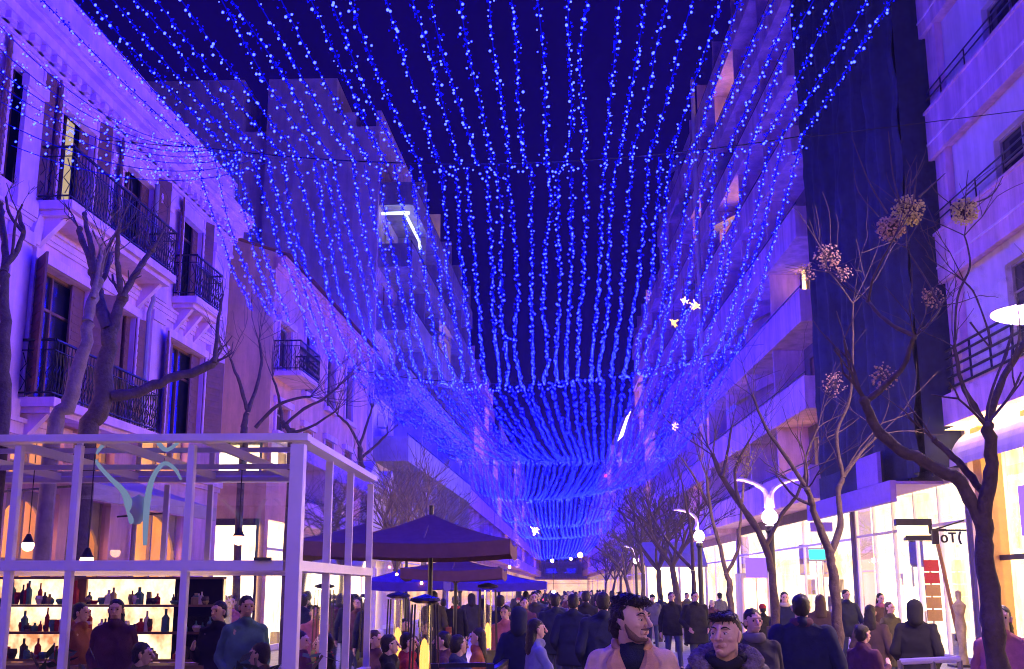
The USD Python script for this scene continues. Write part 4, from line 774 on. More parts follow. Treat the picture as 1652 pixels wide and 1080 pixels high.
# ================================================================ street lamps
def lamp(px, py, Y, lab, arms=2, post='dark_metal'):
    h = P(px, py, Y); x, y = h[0], h[1]; z = h[2]; T = Thing('street_lamp', lab, 'street lamp', (x, y, 0), group='street lamps')
    T.part('post', MB().lathe((x, y, 0), [(.11, 0), (.11, .5), (.07, .6), (.06, z - .25), (.09, z - .2), (.09, z - .12), (.05, z - .1)], 10), post)
    T.part('lamp_head', MB().lathe((x, y, z), [(0, -.08), (.10, -.06), (.14, .02), (.12, .10), (.05, .18), (0, .19)], 14), 'lamp_white', smooth=True)
    for s in ([-1, 1] if arms == 2 else [-1]):
        w, hh = .62, .62; pts = [(x + s * .05, y, z + .2), (x + s * .06, y, z + .48), (x + s * .22, y, z + hh), (x + s * .45, y, z + hh + .08), (x + s * w, y, z + hh + .08)]
        T.part('arm', MB().tube(spline(pts), np.linspace(.05, .03, 17), 6), 'kiosk_white'); 
    return T
lamp(1242, 838, 21.0, 'white double-armed street lamp with glowing head on the right pavement'); lamp(1128, 868, 30.0, 'single-armed lit street lamp farther along the right pavement', 1)
lamp(1026, 906, 56.0, 'bright white lamp over the far crowd on the right', 1); lamp(742, 944, 38.0, 'cool white lamp among the terraces on the left', 1); 
for lx, ly, lz, ll in ((5.5, 2.0, 4.4, 'added unseen street lamp at the right, level with the viewer'), (-4.2, -2.5, 4.4, 'added unseen street lamp at the left behind the viewer'), (-1.5, 2.0, 6.5, '')):  # unseen lamps added to light the near facades and faces
    if ll:
        T = Thing('street_lamp', ll, 'street lamp', (lx, ly, 0), group='street lamps'); T.part('post', MB().bar((lx, ly, 0), (lx, ly, lz), .06, 10), 'dark_metal'); T.part('lamp_head', MB().add(*(lambda v, f: (v * [.30, .30, .12] + [lx, ly, lz + .1], f))(*SPH[2])), 'lamp_white', smooth=True)
c = P(1668, 508, 12.5); T = Thing('street_lamp', 'large white lamp head entering at the right edge of the picture', 'street lamp', (c[0] + .8, c[1], 0))
T.part('lamp_head', MB().add(*(lambda v, f: (v * [.46, .26, .10] + c, f))(*SPH[2])), 'lamp_white', smooth=True); T.part('arm', MB().tube(spline([c + [0, 0, .09], c + [.4, 0, .2], c + [.8, 0, .1], c + [.8, 0, -.6]]), .045, 8), 'dark_metal'); T.part('post', MB().bar((c[0] + .8, c[1], 0), (c[0] + .8, c[1], c[2] - .5), .07, 10), 'dark_metal')
c = np.array([0.0, 0, 0])
# ================================================================ pale stall facing us on the right
Y = 47.0; x0, x1 = P(1037, 900, Y)[0], P(1135, 900, Y)[0]; z1, z2 = P(1080, 874, Y)[2], P(1080, 916, Y)[2]
T = Thing('market_stall', 'white-lit stall with a sloping violet-grey canopy on the right pavement', 'stall', ((x0 + x1) / 2, Y, 0))
T.part('canopy', MB().hexa([(x0, Y - 1.2, z2), (x1, Y - 1.2, z2), (x1, Y + .6, z1 - .1), (x0, Y + .6, z1 - .1), (x0, Y - 1.2, z2 + .06), (x1, Y - 1.2, z2 + .06), (x1, Y + .6, z1), (x0, Y + .6, z1)]), 'awning_grey')
T.part('lit_interior', MB().quad((x0 + .1, Y + .4, 0), (x1 - .1, Y + .4, 0), (x1 - .1, Y + .4, z1 - .15), (x0 + .1, Y + .4, z1 - .15)), 'shop_white')
for x in (x0 + .05, (x0 * .45 + x1 * .55), x1 - .05): T.part('post', MB().bar((x, Y - 1.1, 0), (x, Y - 1.1, z2), .05, 8), 'kiosk_white')
T.part('counter', MB().box(((x0 + x1) / 2, Y - .6, .5), (x1 - x0 - .4, .5, 1.0)), 'plaster_white')
# ================================================================ big parasols
def parasol(cx, cy, half, ze, zt, lab, cloth='parasol_cloth', ribs=8, rz=0.0, base=0):
    T = Thing('parasol', lab, 'parasol', (cx, cy, 0)); ca, sa = math.cos(rz), math.sin(rz); W = lambda x, y, z: np.array([cx + x * ca - y * sa, cy + x * sa + y * ca, z])
    cor = [(-half, -half), (half, -half), (half, half), (-half, half)]; m = MB(); v = MB(); N = 8
    for (a, b) in zip(cor, cor[1:] + cor[:1]):
        for i in range(N):
            for j in range(6):
                g = lambda ii, jj: (lambda e, q: W(e[0] * q, e[1] * q, zt + (ze - zt) * q - .10 * q * (1 - q) * 4 * .5 - .06 * math.sin(math.pi * ii / N) * q))(np.array(a) + (np.array(b) - np.array(a)) * ii / N, jj / 6)
                m.quad(g(i, j), g(i + 1, j), g(i + 1, j + 1), g(i, j + 1))
            e0, e1 = g(i, 6), g(i + 1, 6); v.quad(e0, e1, e1 - [0, 0, .20], e0 - [0, 0, .20])
    T.part('canopy', m, cloth, smooth=25); T.part('valance', v, cloth)
    T.part('pole', MB().bar((cx, cy, 0), (cx, cy, zt + .12), .035, 8), 'dark_metal'); hub = np.array([cx, cy, zt - .55])
    for (x, y) in cor + [(0, -half), (half, 0), (0, half), (-half, 0)]:
        T.part('rib', MB().bar(W(0, 0, zt - .06), W(x * .98, y * .98, ze - .05 - (.05 if 0 in (x, y) else 0)), .017, 5), 'wood'); T.part('strut', MB().bar(hub, W(x * .5, y * .5, zt + (ze - zt) * .5 - .12), .013, 5), 'wood')
    T.part('base_weight', MB().box((cx, cy, .06), (.8, .8, .12)), 'dark_metal')
pc = P(622, 950, 17.5)
parasol(P(694, 950, 17.5)[0], 17.5, 1.24, 2.52, 2.95, 'large dark square parasol behind the glass terrace')
parasol(P(655, 950, 27)[0], 27.0, .95, P(655, 936, 27)[2], P(655, 914, 27)[2], 'small violet parasol seen under the large one', 'parasol_violet')
parasol(P(805, 950, 31)[0], 31.0, 1.25, P(805, 950, 31)[2] + .18, P(805, 928, 31)[2] + .1, 'low violet parasol beyond the tip of the large parasol', 'parasol_violet')
parasol(P(735, 950, 24)[0], 24.0, 1.0, 2.25, 2.5, 'dark parasol half hidden behind the large one', 'parasol_cloth')
# ================================================================ flame heaters
def heater(px, Y, lab, zt):
    b = P(px, 950, Y); b[2] = 0; T = Thing('patio_heater', lab, 'heater', b, group='glass-tube flame heaters'); x, y = b[0], b[1]
    T.part('base_box', MB().lathe(b, [(0, 0), (.25, 0), (.25, .06), (.20, .1), (.17, .95), (.15, 1.0), (0, 1.0)], 4), 'dark_metal')
    for sx in (-1, 1):
        for sy in (-1, 1): T.part('post', MB().bar((x + sx * .13, y + sy * .13, .98), (x + sx * .11, y + sy * .11, zt - .06), .010, 6), 'dark_metal')
    T.part('cap', MB().lathe((x, y, zt), [(0, .04), (.14, .0), (.155, -.025), (.08, -.05), (0, -.05)], 16), 'dark_metal'); T.part('tube', MB().lathe(b, [(.055, 1.0), (.055, zt - .07)], 16), 'pane_clear', smooth=True)
    T.part('flame', MB().lathe(b, [(0, 1.02), (.034, 1.03), (.044, 1.08), (.046, 1.20), (.038, 1.30), (.022, 1.36), (0, 1.38)], 10), 'flame', smooth=True)
heater(686, 11.6, 'lit flame heater with a flat cap beside the terrace', 1.76); heater(787, 17.0, 'second lit flame heater, farther and nearer the street middle', 1.9); heater(643, 15.0, 'unlit-looking heater behind the first, close to the parasol pole', 1.78)
# dark wicker screens at the terrace edge
def screen(x0, y0, x1, y1, h, lab):
    c = ((x0 + x1) / 2, (y0 + y1) / 2, 0); T = Thing('wicker_screen', lab, 'screen', c); d = norm([x1 - x0, y1 - y0, 0]); L = math.hypot(x1 - x0, y1 - y0); rz = math.atan2(y1 - y0, x1 - x0)
    m = MB()
    for k in range(int(h / .075)): m.box((c[0], c[1], .06 + k * .075), (L - .08, .03 + .015 * (k % 2), .062), rz)
    T.part('woven_panel', m, 'wicker', kind='stuff'); 
    for s in (-1, 1): T.part('post', MB().box((c[0] + d[0] * s * L / 2, c[1] + d[1] * s * L / 2, h / 2 + .02), (.07, .07, h + .05), rz), 'dark_metal')
    T.part('top_rail', MB().box((c[0], c[1], h + .03), (L - .08, .06, .04), rz), 'dark_metal')
a, b = P(702, 950, 11.2), P(790, 950, 11.2); screen(a[0], 11.2, b[0], 11.3, 1.12, 'dark woven screen right of the first flame heater')
a, b = P(796, 950, 11.6), P(836, 950, 15); screen(a[0], 11.6, b[0], 14.8, 1.05, 'dark woven screen running along the terrace edge')
# pram
b = P(808, 950, 9.3); b[2] = 0; T = Thing('pram', 'dark pram with a bright blue hood at the bottom edge left of centre', 'pram', b); mat('hood_blue', (.05, .05, .55), .7, .15, 10)
hd = trimesh.creation.icosphere(subdivisions=3, radius=1.0); v = hd.vertices.copy(); k = hd.faces[(v[hd.faces].mean(1)[:, 2] > 0) & (v[hd.faces].mean(1)[:, 1] < .45)]
T.part('hood', (np.vstack([v * [.21, .28, .24] + b + [0, 0, .92], v * [.20, .27, .23] + b + [0, 0, .92]]), np.vstack([k, k[:, ::-1] + len(v)])), 'hood_blue', smooth=True)
T.part('seat', MB().hexa([b + q for q in ((-.19, -.3, .62), (.19, -.3, .62), (.19, .45, .5), (-.19, .45, .5), (-.2, -.3, .92), (.2, -.3, .92), (.2, .4, .68), (-.2, .4, .68))]), 'cloth_navy')
for sx in (-1, 1):
    for sy in (-.3, .4): T.part('wheel', MB().add(*(lambda q: (q.vertices @ trimesh.transformations.rotation_matrix(math.pi / 2, [0, 1, 0])[:3, :3].T + b + [sx * .24, sy, .13], q.faces))(trimesh.creation.torus(.105, .022, 16, 8))), 'cloth_black')
    T.part('frame_bar', MB().tube([b + [sx * .22, .4, .13], b + [sx * .21, 0, .55], b + [sx * .21, -.55, 1.05]], .014, 6), 'steel')
    T.part('frame_bar', MB().bar(b + [sx * .22, -.3, .13], b + [sx * .21, 0.1, .56], .014, 6), 'steel')
T.part('handle', MB().bar(b + [-.21, -.55, 1.05], b + [.21, -.55, 1.05], .018, 6), 'cloth_black')
# barrier at the right bottom
a, c = P(1452, 1068, 8.6), P(1548, 1060, 8.6); T = Thing('pavement_barrier', 'low metal barrier with a violet panel at the bottom right', 'barrier', ((a[0] + c[0]) / 2, 8.6, 0)); zb = a[2]
T.part('top_rail', MB().bar((a[0], 8.6, zb), (c[0], 8.6, zb + .02), .022, 8), 'kiosk_white')
for x in (a[0], (a[0] * .45 + c[0] * .55), c[0]): T.part('post', MB().bar((x, 8.6, 0), (x, 8.6, zb + .01), .02, 8), 'steel')
T.part('panel', MB().box(((a[0] * .72 + c[0] * .28), 8.6, zb - .42), ((c[0] - a[0]) * .5, .012, .72)), 'awning_violet'); T.part('panel', MB().box(((a[0] * .22 + c[0] * .78), 8.6, zb - .42), ((c[0] - a[0]) * .38, .012, .72)), 'sign_wood', label='orange-brown panel')
# ================================================================ shop signs on the right
def signpt(px, py, d): u, z = FN.hit(px, py, d); return FN.p(u, d, z)
def facing_sign(name, lab, x0, y0, x1, y1, Y, mt, t=.1, frame=None, cat='sign', hang=None):
    a, b = P(x0, y1, Y), P(x1, y0, Y); c = (a + b) / 2; T = Thing(name, lab, cat, c); w, h = b[0] - a[0], b[2] - a[2]
    T.part('board', MB().box(c, (w, t, h)), mt)
    if frame:
        m = MB(); m.box(c + [0, 0, h / 2 + .02], (w + .06, t + .03, .04)); m.box(c - [0, 0, h / 2 + .02], (w + .06, t + .03, .04)); T.part('frame', m, frame)
    T.part('post', MB().bar((c[0], Y + t, 0), (c[0], Y + t, c[2] + h * .4), .025, 6), 'steel'); return T
YS = 31.0; a, b = P(1446, 872, YS), P(1501, 838, YS); c = (a + b) / 2; T = Thing('lightbox_sign', 'dark-framed blank white projecting sign over the white shop', 'sign', c); w, h = b[0] - a[0], b[2] - a[2]
T.part('board', MB().box(c, (w - .12, .14, h - .16)), 'shop_white'); T.part('top_frame', MB().box((c[0], YS, b[2] - .08), (w, .2, .17)), 'sign_dark'); T.part('bottom_frame', MB().box((c[0] + .1, YS, a[2] + .06), (w * .75, .2, .13)), 'sign_dark'); T.part('side_frame', MB().box((b[0] - .05, YS, c[2]), (.09, .19, h - .32)), 'sign_dark'); T.part('bracket', MB().bar((b[0], YS, c[2]), (XR(YS), YS, c[2]), .03, 6), 'sign_dark')
a, b = P(1505, 878, 29.8), P(1550, 856, 29.8); T = Thing('bracket_sign', 'dark bracket sign with cut-out letters beside the white shop', 'sign', (a + b) / 2)
T.part('end_plate', MB().box((a[0] + .07, 29.8, (a[2] + b[2]) / 2), (.16, .1, b[2] - a[2])), 'sign_dark'); T.part('top_bar', MB().box(((a[0] + b[0]) / 2 + .08, 29.8, b[2]), (b[0] - a[0] - .16, .06, .05)), 'sign_dark'); T.part('stay', MB().bar((a[0] + .1, 29.8, b[2] + .03), (b[0] + .2, 29.8, b[2] + .28), .02, 5), 'sign_dark')
tx = meshkit.text_mesh('oT(', (b[2] - a[2]) * .72, .04, True); v = np.asarray(tx.vertices); v = np.stack([v[:, 0], -v[:, 2], v[:, 1]], 1); sc = (b[0] - a[0] - .2) / (v[:, 0].max() - v[:, 0].min()); v[:, 0] *= sc; T.part('lettering', (v + [a[0] + .18, 29.8, a[2] + .04], tx.faces), 'sign_dark')
T.part('post', MB().bar((a[0] + .12, 29.8, a[2]), (a[0] + .55, 29.8, 0), .05, 8), 'sign_wood'); T.part('bracket', MB().bar((b[0] - .05, 29.8, b[2]), (b[0] + .9, 29.9, b[2]), .025, 6), 'sign_dark')
c0, c1 = P(1497, 1003, 31.5), P(1513, 903, 31.5); T = Thing('vertical_sign', 'narrow red and orange vertical sign by the white shop entrance', 'sign', (c0 + c1) / 2); zz = np.linspace(c0[2], c1[2], 6)
for i in range(5): T.part('sign_panel', MB().box(((c0[0] + c1[0]) / 2, 31.5, (zz[i] + zz[i + 1]) / 2), (c1[0] - c0[0], .08, zz[i + 1] - zz[i] - .03)), 'sign_red' if i >= 3 else 'sign_wood')
T.part('post', MB().bar(((c0[0] + c1[0]) / 2, 31.6, 0), ((c0[0] + c1[0]) / 2, 31.6, c1[2]), .03, 6), 'steel')
facing_sign('cyan_sign', 'small cyan-lit sign on a thin post before the white shop', 1306, 887, 1330, 903, 34.0, 'sign_cyan', frame='steel')
facing_sign('violet_sign', 'small tilted violet sign above the white shop window', 1308, 843, 1342, 858, 36.0, 'awning_violet')
facing_sign('shop_sign', 'magenta and violet round-topped sign over the yellow doorway', 1204, 900, 1236, 932, 40.0, 'sign_violet')
a, b = P(1203, 1000, 44.0), P(1236, 934, 44.0); T = Thing('yellow_kiosk', 'yellow-orange lit doorway box behind the second man', 'kiosk', ((a[0] + b[0]) / 2, 44.3, 0)); T.part('lit_front', MB().quad((a[0], 44, 0), (b[0], 44, 0), (b[0], 44, b[2]), (a[0], 44, b[2])), 'shop_yellow'); T.part('body', MB().hexa([(a[0] - .1, 44.05, 0), (b[0] + .1, 44.05, 0), (b[0] + .1, 45.5, 0), (a[0] - .1, 45.5, 0), (a[0] - .1, 44.05, b[2] + .2), (b[0] + .1, 44.05, b[2] + .2), (b[0] + .1, 45.5, b[2] + .2), (a[0] - .1, 45.5, b[2] + .2)]), 'plaster_white')
# mannequin-like display in the yellow shop window
c = P(1546, 962, 29.6); T = Thing('window_display', 'yellow-green display figure standing in the shop window by the tree', 'display', (c[0], c[1] , 0)); mat('ochre', (.75, .62, .25), .7, .4, 5)
T.part('figure', MB().lathe((c[0], c[1], 0), [(.14, .0), (.08, .5), (.14, .95), (.10, 1.2), (.17, 1.45), (.05, 1.58), (.075, 1.66), (.07, 1.78), (0, 1.82)], 12), 'ochre', smooth=50); T.part('plinth', MB().box((c[0], c[1], .0), (.6, .6, .1)), 'sign_dark')
# ================================================================ lit decorations
def star(px, py, Y, R, lab, mt, six=False):
    c = P(px, py, Y); T = Thing('light_star', lab, 'star', c); m = MB().ball(c, np.array([.42, .42, .5]) * R, 1); rs = random.Random(int(px))
    for k in range(14):
        d = norm([rs.gauss(0, 1), rs.gauss(0, 1), rs.gauss(0, 1.2)]); m.tube([c + d * R * .3, c + d * R * rs.uniform(.8, 1.25)], [R * .16, R * .03], 5)
    T.part('star_body', m, mt); T.part('hanger', MB().bar(c + [0, 0, R], c + [0, 0, R + .8], .01, 4), 'iron')
star(1121, 493, 44, .27, 'larger yellow light star hanging by the right balconies', 'star_yellow', True); star(1087, 521, 46, .2, 'smaller yellow light star left of the larger one', 'star_yellow', True); star(1088, 688, 60, .25, 'small pinkish light star lower on the right', 'star_yellow'); star(862, 856, 110, .5, 'white light star hanging in the middle over the far street', 'star_white', True); star(1104, 487, 47, .18, 'tiny orange light star beside the larger yellow one', 'lamp_warm')
c = P(1008, 688, 66); T = Thing('lit_banner', 'slanting white lit strip hanging on the right among the lights', 'banner', c); a, b = P(999, 712, 66), P(1016, 663, 66); T.part('strip', MB().hexa([a + [-.10, -.05, 0], a + [.22, -.05, .3], a + [.22, .05, .3], a + [-.1, .05, 0], b + [-.22, -.05, -.4], b + [.06, -.05, 0], b + [.06, .05, 0], b + [-.22, .05, -.4]]), 'star_white'); T.part('wire', MB().bar(b, b + [.2, 0, 1.2], .012, 4), 'iron')
for i, (px, py, Y, mt, l) in enumerate(((936, 896, 90, 'lamp_warm', 'large warm round lamp over the far crowd'), (921, 902, 105, 'lamp_warm', 'smaller warm lamp left of the large one'), (822, 915, 80, 'lamp_warm', 'pinkish warm lamp over the left parasols'), (977, 768, 75, 'sign_magenta', 'red-pink lit ornament under the third garland'), (891, 905, 150, 'lamp_white', 'white lamp at the far end of the light canopy'), (878, 968, 55, 'sign_magenta', 'pink-red glowing light low in the far crowd'), (893, 955, 60, 'lamp_white', 'small white lamp just above the crowd heads'), (640, 927, 25, 'lamp_warm', 'small warm lamp under the large parasol'), (680, 941, 26, 'lamp_warm', 'warm lamp above the first heater'))):
    c = P(px, py, Y); T = Thing('hanging_lamp', l, 'lamp', c); T.part('globe', MB().ball(c, .0019 * Y * (1.2 if i == 0 else .7), 2), mt, smooth=True); T.part('rod', MB().bar(c, c + [0, 0, .9], .015, 4), 'dark_metal')
# ================================================================ people
_sv, _sf = SPH[1]
def hull(*sph):
    return m3.Manifold.hull_points(np.vstack([_sv * np.asarray(r, float) + np.asarray(c, float) for c, r in sph]))
def uni(ms): return m3.Manifold.batch_boolean(list(ms), m3.OpType.Add)
def chain(pts): return [hull(a, b) for a, b in zip(pts, pts[1:])]
def tomesh(m, L=0, it=0):
    if L: m = m.refine_to_length(L)
    q = m.to_mesh(); t = trimesh.Trimesh(q.vert_properties[:, :3], q.tri_verts, process=True)
    if it: trimesh.smoothing.filter_taubin(t, iterations=it)
    return t.vertices, t.faces
def hand(w, d, side, curl=.5):
    """palm, four fingers and a thumb hanging from wrist w along d"""
    d = norm(d); s = np.array([side, 0, 0.0]); f = norm(np.cross(s, d)) ; out = [hull((w, .027), (w + d * .05 + f * .025, .020), (w + d * .085 + f * .03, .016), (w + d * .085 - f * .03, .016))]
    for k, (o, l) in enumerate(((.03, .066), (.011, .076), (-.009, .072), (-.028, .056))):
        a = w + d * .09 + f * o; b = a + d * l * .55 - s * .012 * curl; c = b + d * l * .45 - s * .03 * curl; out += [hull((a, .0095), (b, .0085)), hull((b, .0085), (c, .007))]
    a = w + d * .03 + f * .03; b = a + d * .035 + f * .022 - s * .01; out += [hull((a, .013), (b, .0105)), hull((b, .0105), (b + d * .03 + f * .004, .009))]
    return out
def person(label, x, y, face, H=1.72, coat='black', legs='denim', hair='hair_dark', pose='stand', long=.0, hood=False, arms='pocket', group=None, bulk=1.0, hat=None, scarf=None, bag=None, longhair=False, turn=0.0, seat=.46, hem=None):
    """face: direction looked at in degrees, 0 = away from the camera (+y), 180 = towards it"""
    k = H / 1.75; rz = -math.radians(face); T = Thing('person', label, 'person', (x, y, 0), rz, group=group); V = lambda a, b, c: np.array([a, b, c]) * k
    sit = pose == 'sit'; hipz = seat / k + .09 if sit else .93; dz = hipz - .93; w = {'stand': 0, 'walk': .22, 'stride': .30}.get(pose, 0)
    hips = [V(-.09, 0, hipz), V(.09, 0, hipz)]
    if sit: knees = [V(-.12, .42, hipz - .02), V(.12, .42, hipz - .02)]; ank = [V(-.12, .40, .09), V(.13, .44, .09)]
    else: knees = [V(-.10, w * .55 + .02, .50), V(.10, -w * .25 + .03, .50)]; ank = [V(-.10, w, .09), V(.10, -w * .95, .09 + (.07 if w else 0))]
    lg = []
    for h, n, a in zip(hips, knees, ank): lg += [hull((h, .098 * k), (n, .068 * k)), hull((n, .066 * k), (a, .05 * k))]
    sh = [V(-.170 * bulk, -.01, 1.405 + dz), V(.170 * bulk, -.01, 1.405 + dz)]
    if arms == 'pocket': el = [V(-.245 * bulk, -.09, 1.12 + dz), V(.245 * bulk, -.09, 1.12 + dz)]; wr = [V(-.19 * bulk, .10, .97 + dz), V(.19 * bulk, .10, .97 + dz)]
    elif arms == 'hang': el = [V(-.25 * bulk, .04 + w * .2, 1.12 + dz), V(.25 * bulk, -.05 - w * .2, 1.12 + dz)]; wr = [V(-.26 * bulk, .13 + w * .3, .88 + dz), V(.26 * bulk, -.02 - w * .2, .87 + dz)]
    elif arms == 'phone': el = [V(-.24 * bulk, -.02, 1.12 + dz), V(.23 * bulk, .03, 1.14 + dz)]; wr = [V(-.20 * bulk, .10, .96 + dz), V(.10, .27, 1.25 + dz)]
    else: el = [V(-.25, .10, 1.15 + dz), V(.25, .10, 1.15 + dz)]; wr = [V(-.15, .36, 1.02 + dz), V(.15, .36, 1.02 + dz)]
    ct = math.cos(turn); st_ = math.sin(turn); HD = lambda a, b, c: V(a * ct + b * st_, -a * st_ + b * ct, c + dz)
    head = [hull((HD(0, -.012, 1.665), np.array([.075, .092, .085]) * k), (HD(0, .03, 1.585), np.array([.05, .05, .045]) * k)), hull((HD(0, .085, 1.655), .013 * k), (HD(0, .108, 1.622), .014 * k)), hull((HD(-.076, -.005, 1.645), .017 * k), (HD(-.074, -.005, 1.615), .012 * k)), hull((HD(.076, -.005, 1.645), .017 * k), (HD(.074, -.005, 1.615), .012 * k)), hull((HD(-.035, .068, 1.675), .014 * k), (HD(.035, .068, 1.675), .014 * k)), hull((HD(-.02, .078, 1.592), .011 * k), (HD(.02, .078, 1.592), .011 * k)), hull((HD(0, -.02, 1.60), .056 * k), (V(0, -.02, 1.44 + dz), .062 * k))]
    tor = [hull((V(-.13, -.01, 1.40 + dz), .06 * k), (V(.13, -.01, 1.40 + dz), .06 * k), (V(-.09, 0, 1.0 + dz), .09 * k), (V(.09, 0, 1.0 + dz), .09 * k), (hips[0], .08 * k), (hips[1], .08 * k))]
    am = []
    for s, e, r in zip(sh, el, wr): am += [hull((s, .036 * k), (e, .024 * k)), hull((e, .024 * k), (r, .023 * k))]
    for i, side in enumerate((-1, 1)): am += hand(wr[i], wr[i] - el[i], side)
    body = uni(head + tor + am + [hull((h, .07 * k), (n, .05 * k)) for h, n in zip(hips, knees)] + [hull((n, .05 * k), (a, .04 * k)) for n, a in zip(knees, ank)] + [hull((a, .04 * k), (a + V(0, .12, -.05), .028 * k)) for a in ank])
    T.part('body', tomesh(body), 'skin', smooth=55, world=False)
    for i, side in enumerate((-1, 1)): T.part('eye', MB().ball(HD(side * .033, .077, 1.650), .010 * k, 0), 'eye_dark', world=False)
    T.part('trousers', tomesh(uni(lg + [hull((hips[0], .105 * k), (hips[1], .105 * k))])), 'cloth_' + legs, smooth=55, world=False)
    for a in ank:
        sole = hull((a + V(0, -.03, -.02), .052 * k), (a + V(0, .05, -.045), .042 * k), (a + V(0, .15, -.055), .034 * k)); T.part('shoe', tomesh(sole), 'cloth_black', smooth=55, world=False)
    b = bulk; hm = hem if hem else (.80 - long)
    cp = [hull((V(-.15 * b, -.015, 1.395 + dz), .068 * k), (V(.15 * b, -.015, 1.395 + dz), .068 * k), (V(-.07, -.02, 1.455 + dz), .05 * k), (V(.07, -.02, 1.455 + dz), .05 * k), (V(-.10 * b, 0, 1.22 + dz), .115 * k * b), (V(.10 * b, 0, 1.22 + dz), .115 * k * b), (V(0, -.02, 1.475 + dz), .075 * k)),
          hull((V(-.10 * b, 0, 1.22 + dz), .115 * k * b), (V(.10 * b, 0, 1.22 + dz), .115 * k * b), (V(-.10 * b, 0, 1.02 + dz), .12 * k * b), (V(.10 * b, 0, 1.02 + dz), .12 * k * b))]
    if not sit: cp.append(hull((V(-.10 * b, 0, 1.02), .12 * k * b), (V(.10 * b, 0, 1.02), .12 * k * b), (V(-.12 * b, w * .2, hm), np.array([.105 * b, .13 * b, .03]) * k), (V(.12 * b, -w * .1, hm), np.array([.105 * b, .13 * b, .03]) * k)))
    else: cp.append(hull((V(-.10, 0, 1.02 + dz), .12 * k), (V(.10, 0, 1.02 + dz), .12 * k), (hips[0], .12 * k), (hips[1], .12 * k)))
    for s, e, r in zip(sh, el, wr): cp += [hull((s, .070 * k * b), (e, .058 * k * b)), hull((e, .056 * k * b), (r, .046 * k * b))]
    cp.append(hull((V(0, .02, 1.49 + dz), .07 * k), (V(0, -.05, 1.50 + dz), .072 * k)))
    cm = uni(cp); v, f = tomesh(cm, .038 * k, 6)
    v = v + (meshkit.fbm(v * [9, 9, 14] + [x * 7, y * 3, 0], 2, 3)[:, None] - .5) * .032 * np.array([1, 1, .4]); T.part('coat', (v, f), 'cloth_' + coat if 'cloth_' + coat in MAT else coat, smooth=True, world=False)
    if hood: T.part('hood', tomesh(uni([hull((HD(0, -.035, 1.67), np.array([.105, .105, .11]) * k), (HD(0, -.06, 1.52), .10 * k))]), .04, 4), 'cloth_' + coat, smooth=True, world=False)
    hs = [((HD(0, -.025, 1.685), np.array([.082, .092, .082]) * k), (HD(0, -.05, 1.62), np.array([.078, .06, .07]) * k))]
    hr = uni([hull(*q) for q in hs] + ([hull((HD(0, -.06, 1.62), np.array([.085, .06, .07]) * k), (HD(0, -.08, 1.42), np.array([.10, .05, .05]) * k))] if longhair else []))
    v, f = tomesh(hr, .03, 2); v = v + (meshkit.noise(v * 45.0 + x) [:, None] - .5) * .014; T.part('hair', (v, f), hair, smooth=True, world=False)
    if hat: T.part('hat', tomesh(hull((HD(0, -.02, 1.71), np.array([.09, .10, .075]) * k), (HD(0, -.02, 1.68), np.array([.09, .102, .05]) * k))), 'cloth_' + hat, smooth=55, world=False)
    if scarf: T.part('scarf', (lambda t: (t.vertices * [1, 1, 1.3] + V(0, -.005, 1.50 + dz), t.faces))(trimesh.creation.torus(.075 * k, .036 * k, 20, 10)), 'cloth_' + scarf, smooth=True, world=False)
    if bag: T.part('shoulder_bag', MB().box(V(.30 * b, .02, .95), (.10, .26, .24)), 'cloth_' + bag, world=False); T.part('bag_strap', MB().tube([V(.29 * b, .02, 1.07), V(.20 * b, .06, 1.45), V(.05, -.05, 1.50)], .010, 5), 'cloth_' + bag, world=False)
    return T
def at(px, Y): return P(px, 950, Y)[0], Y
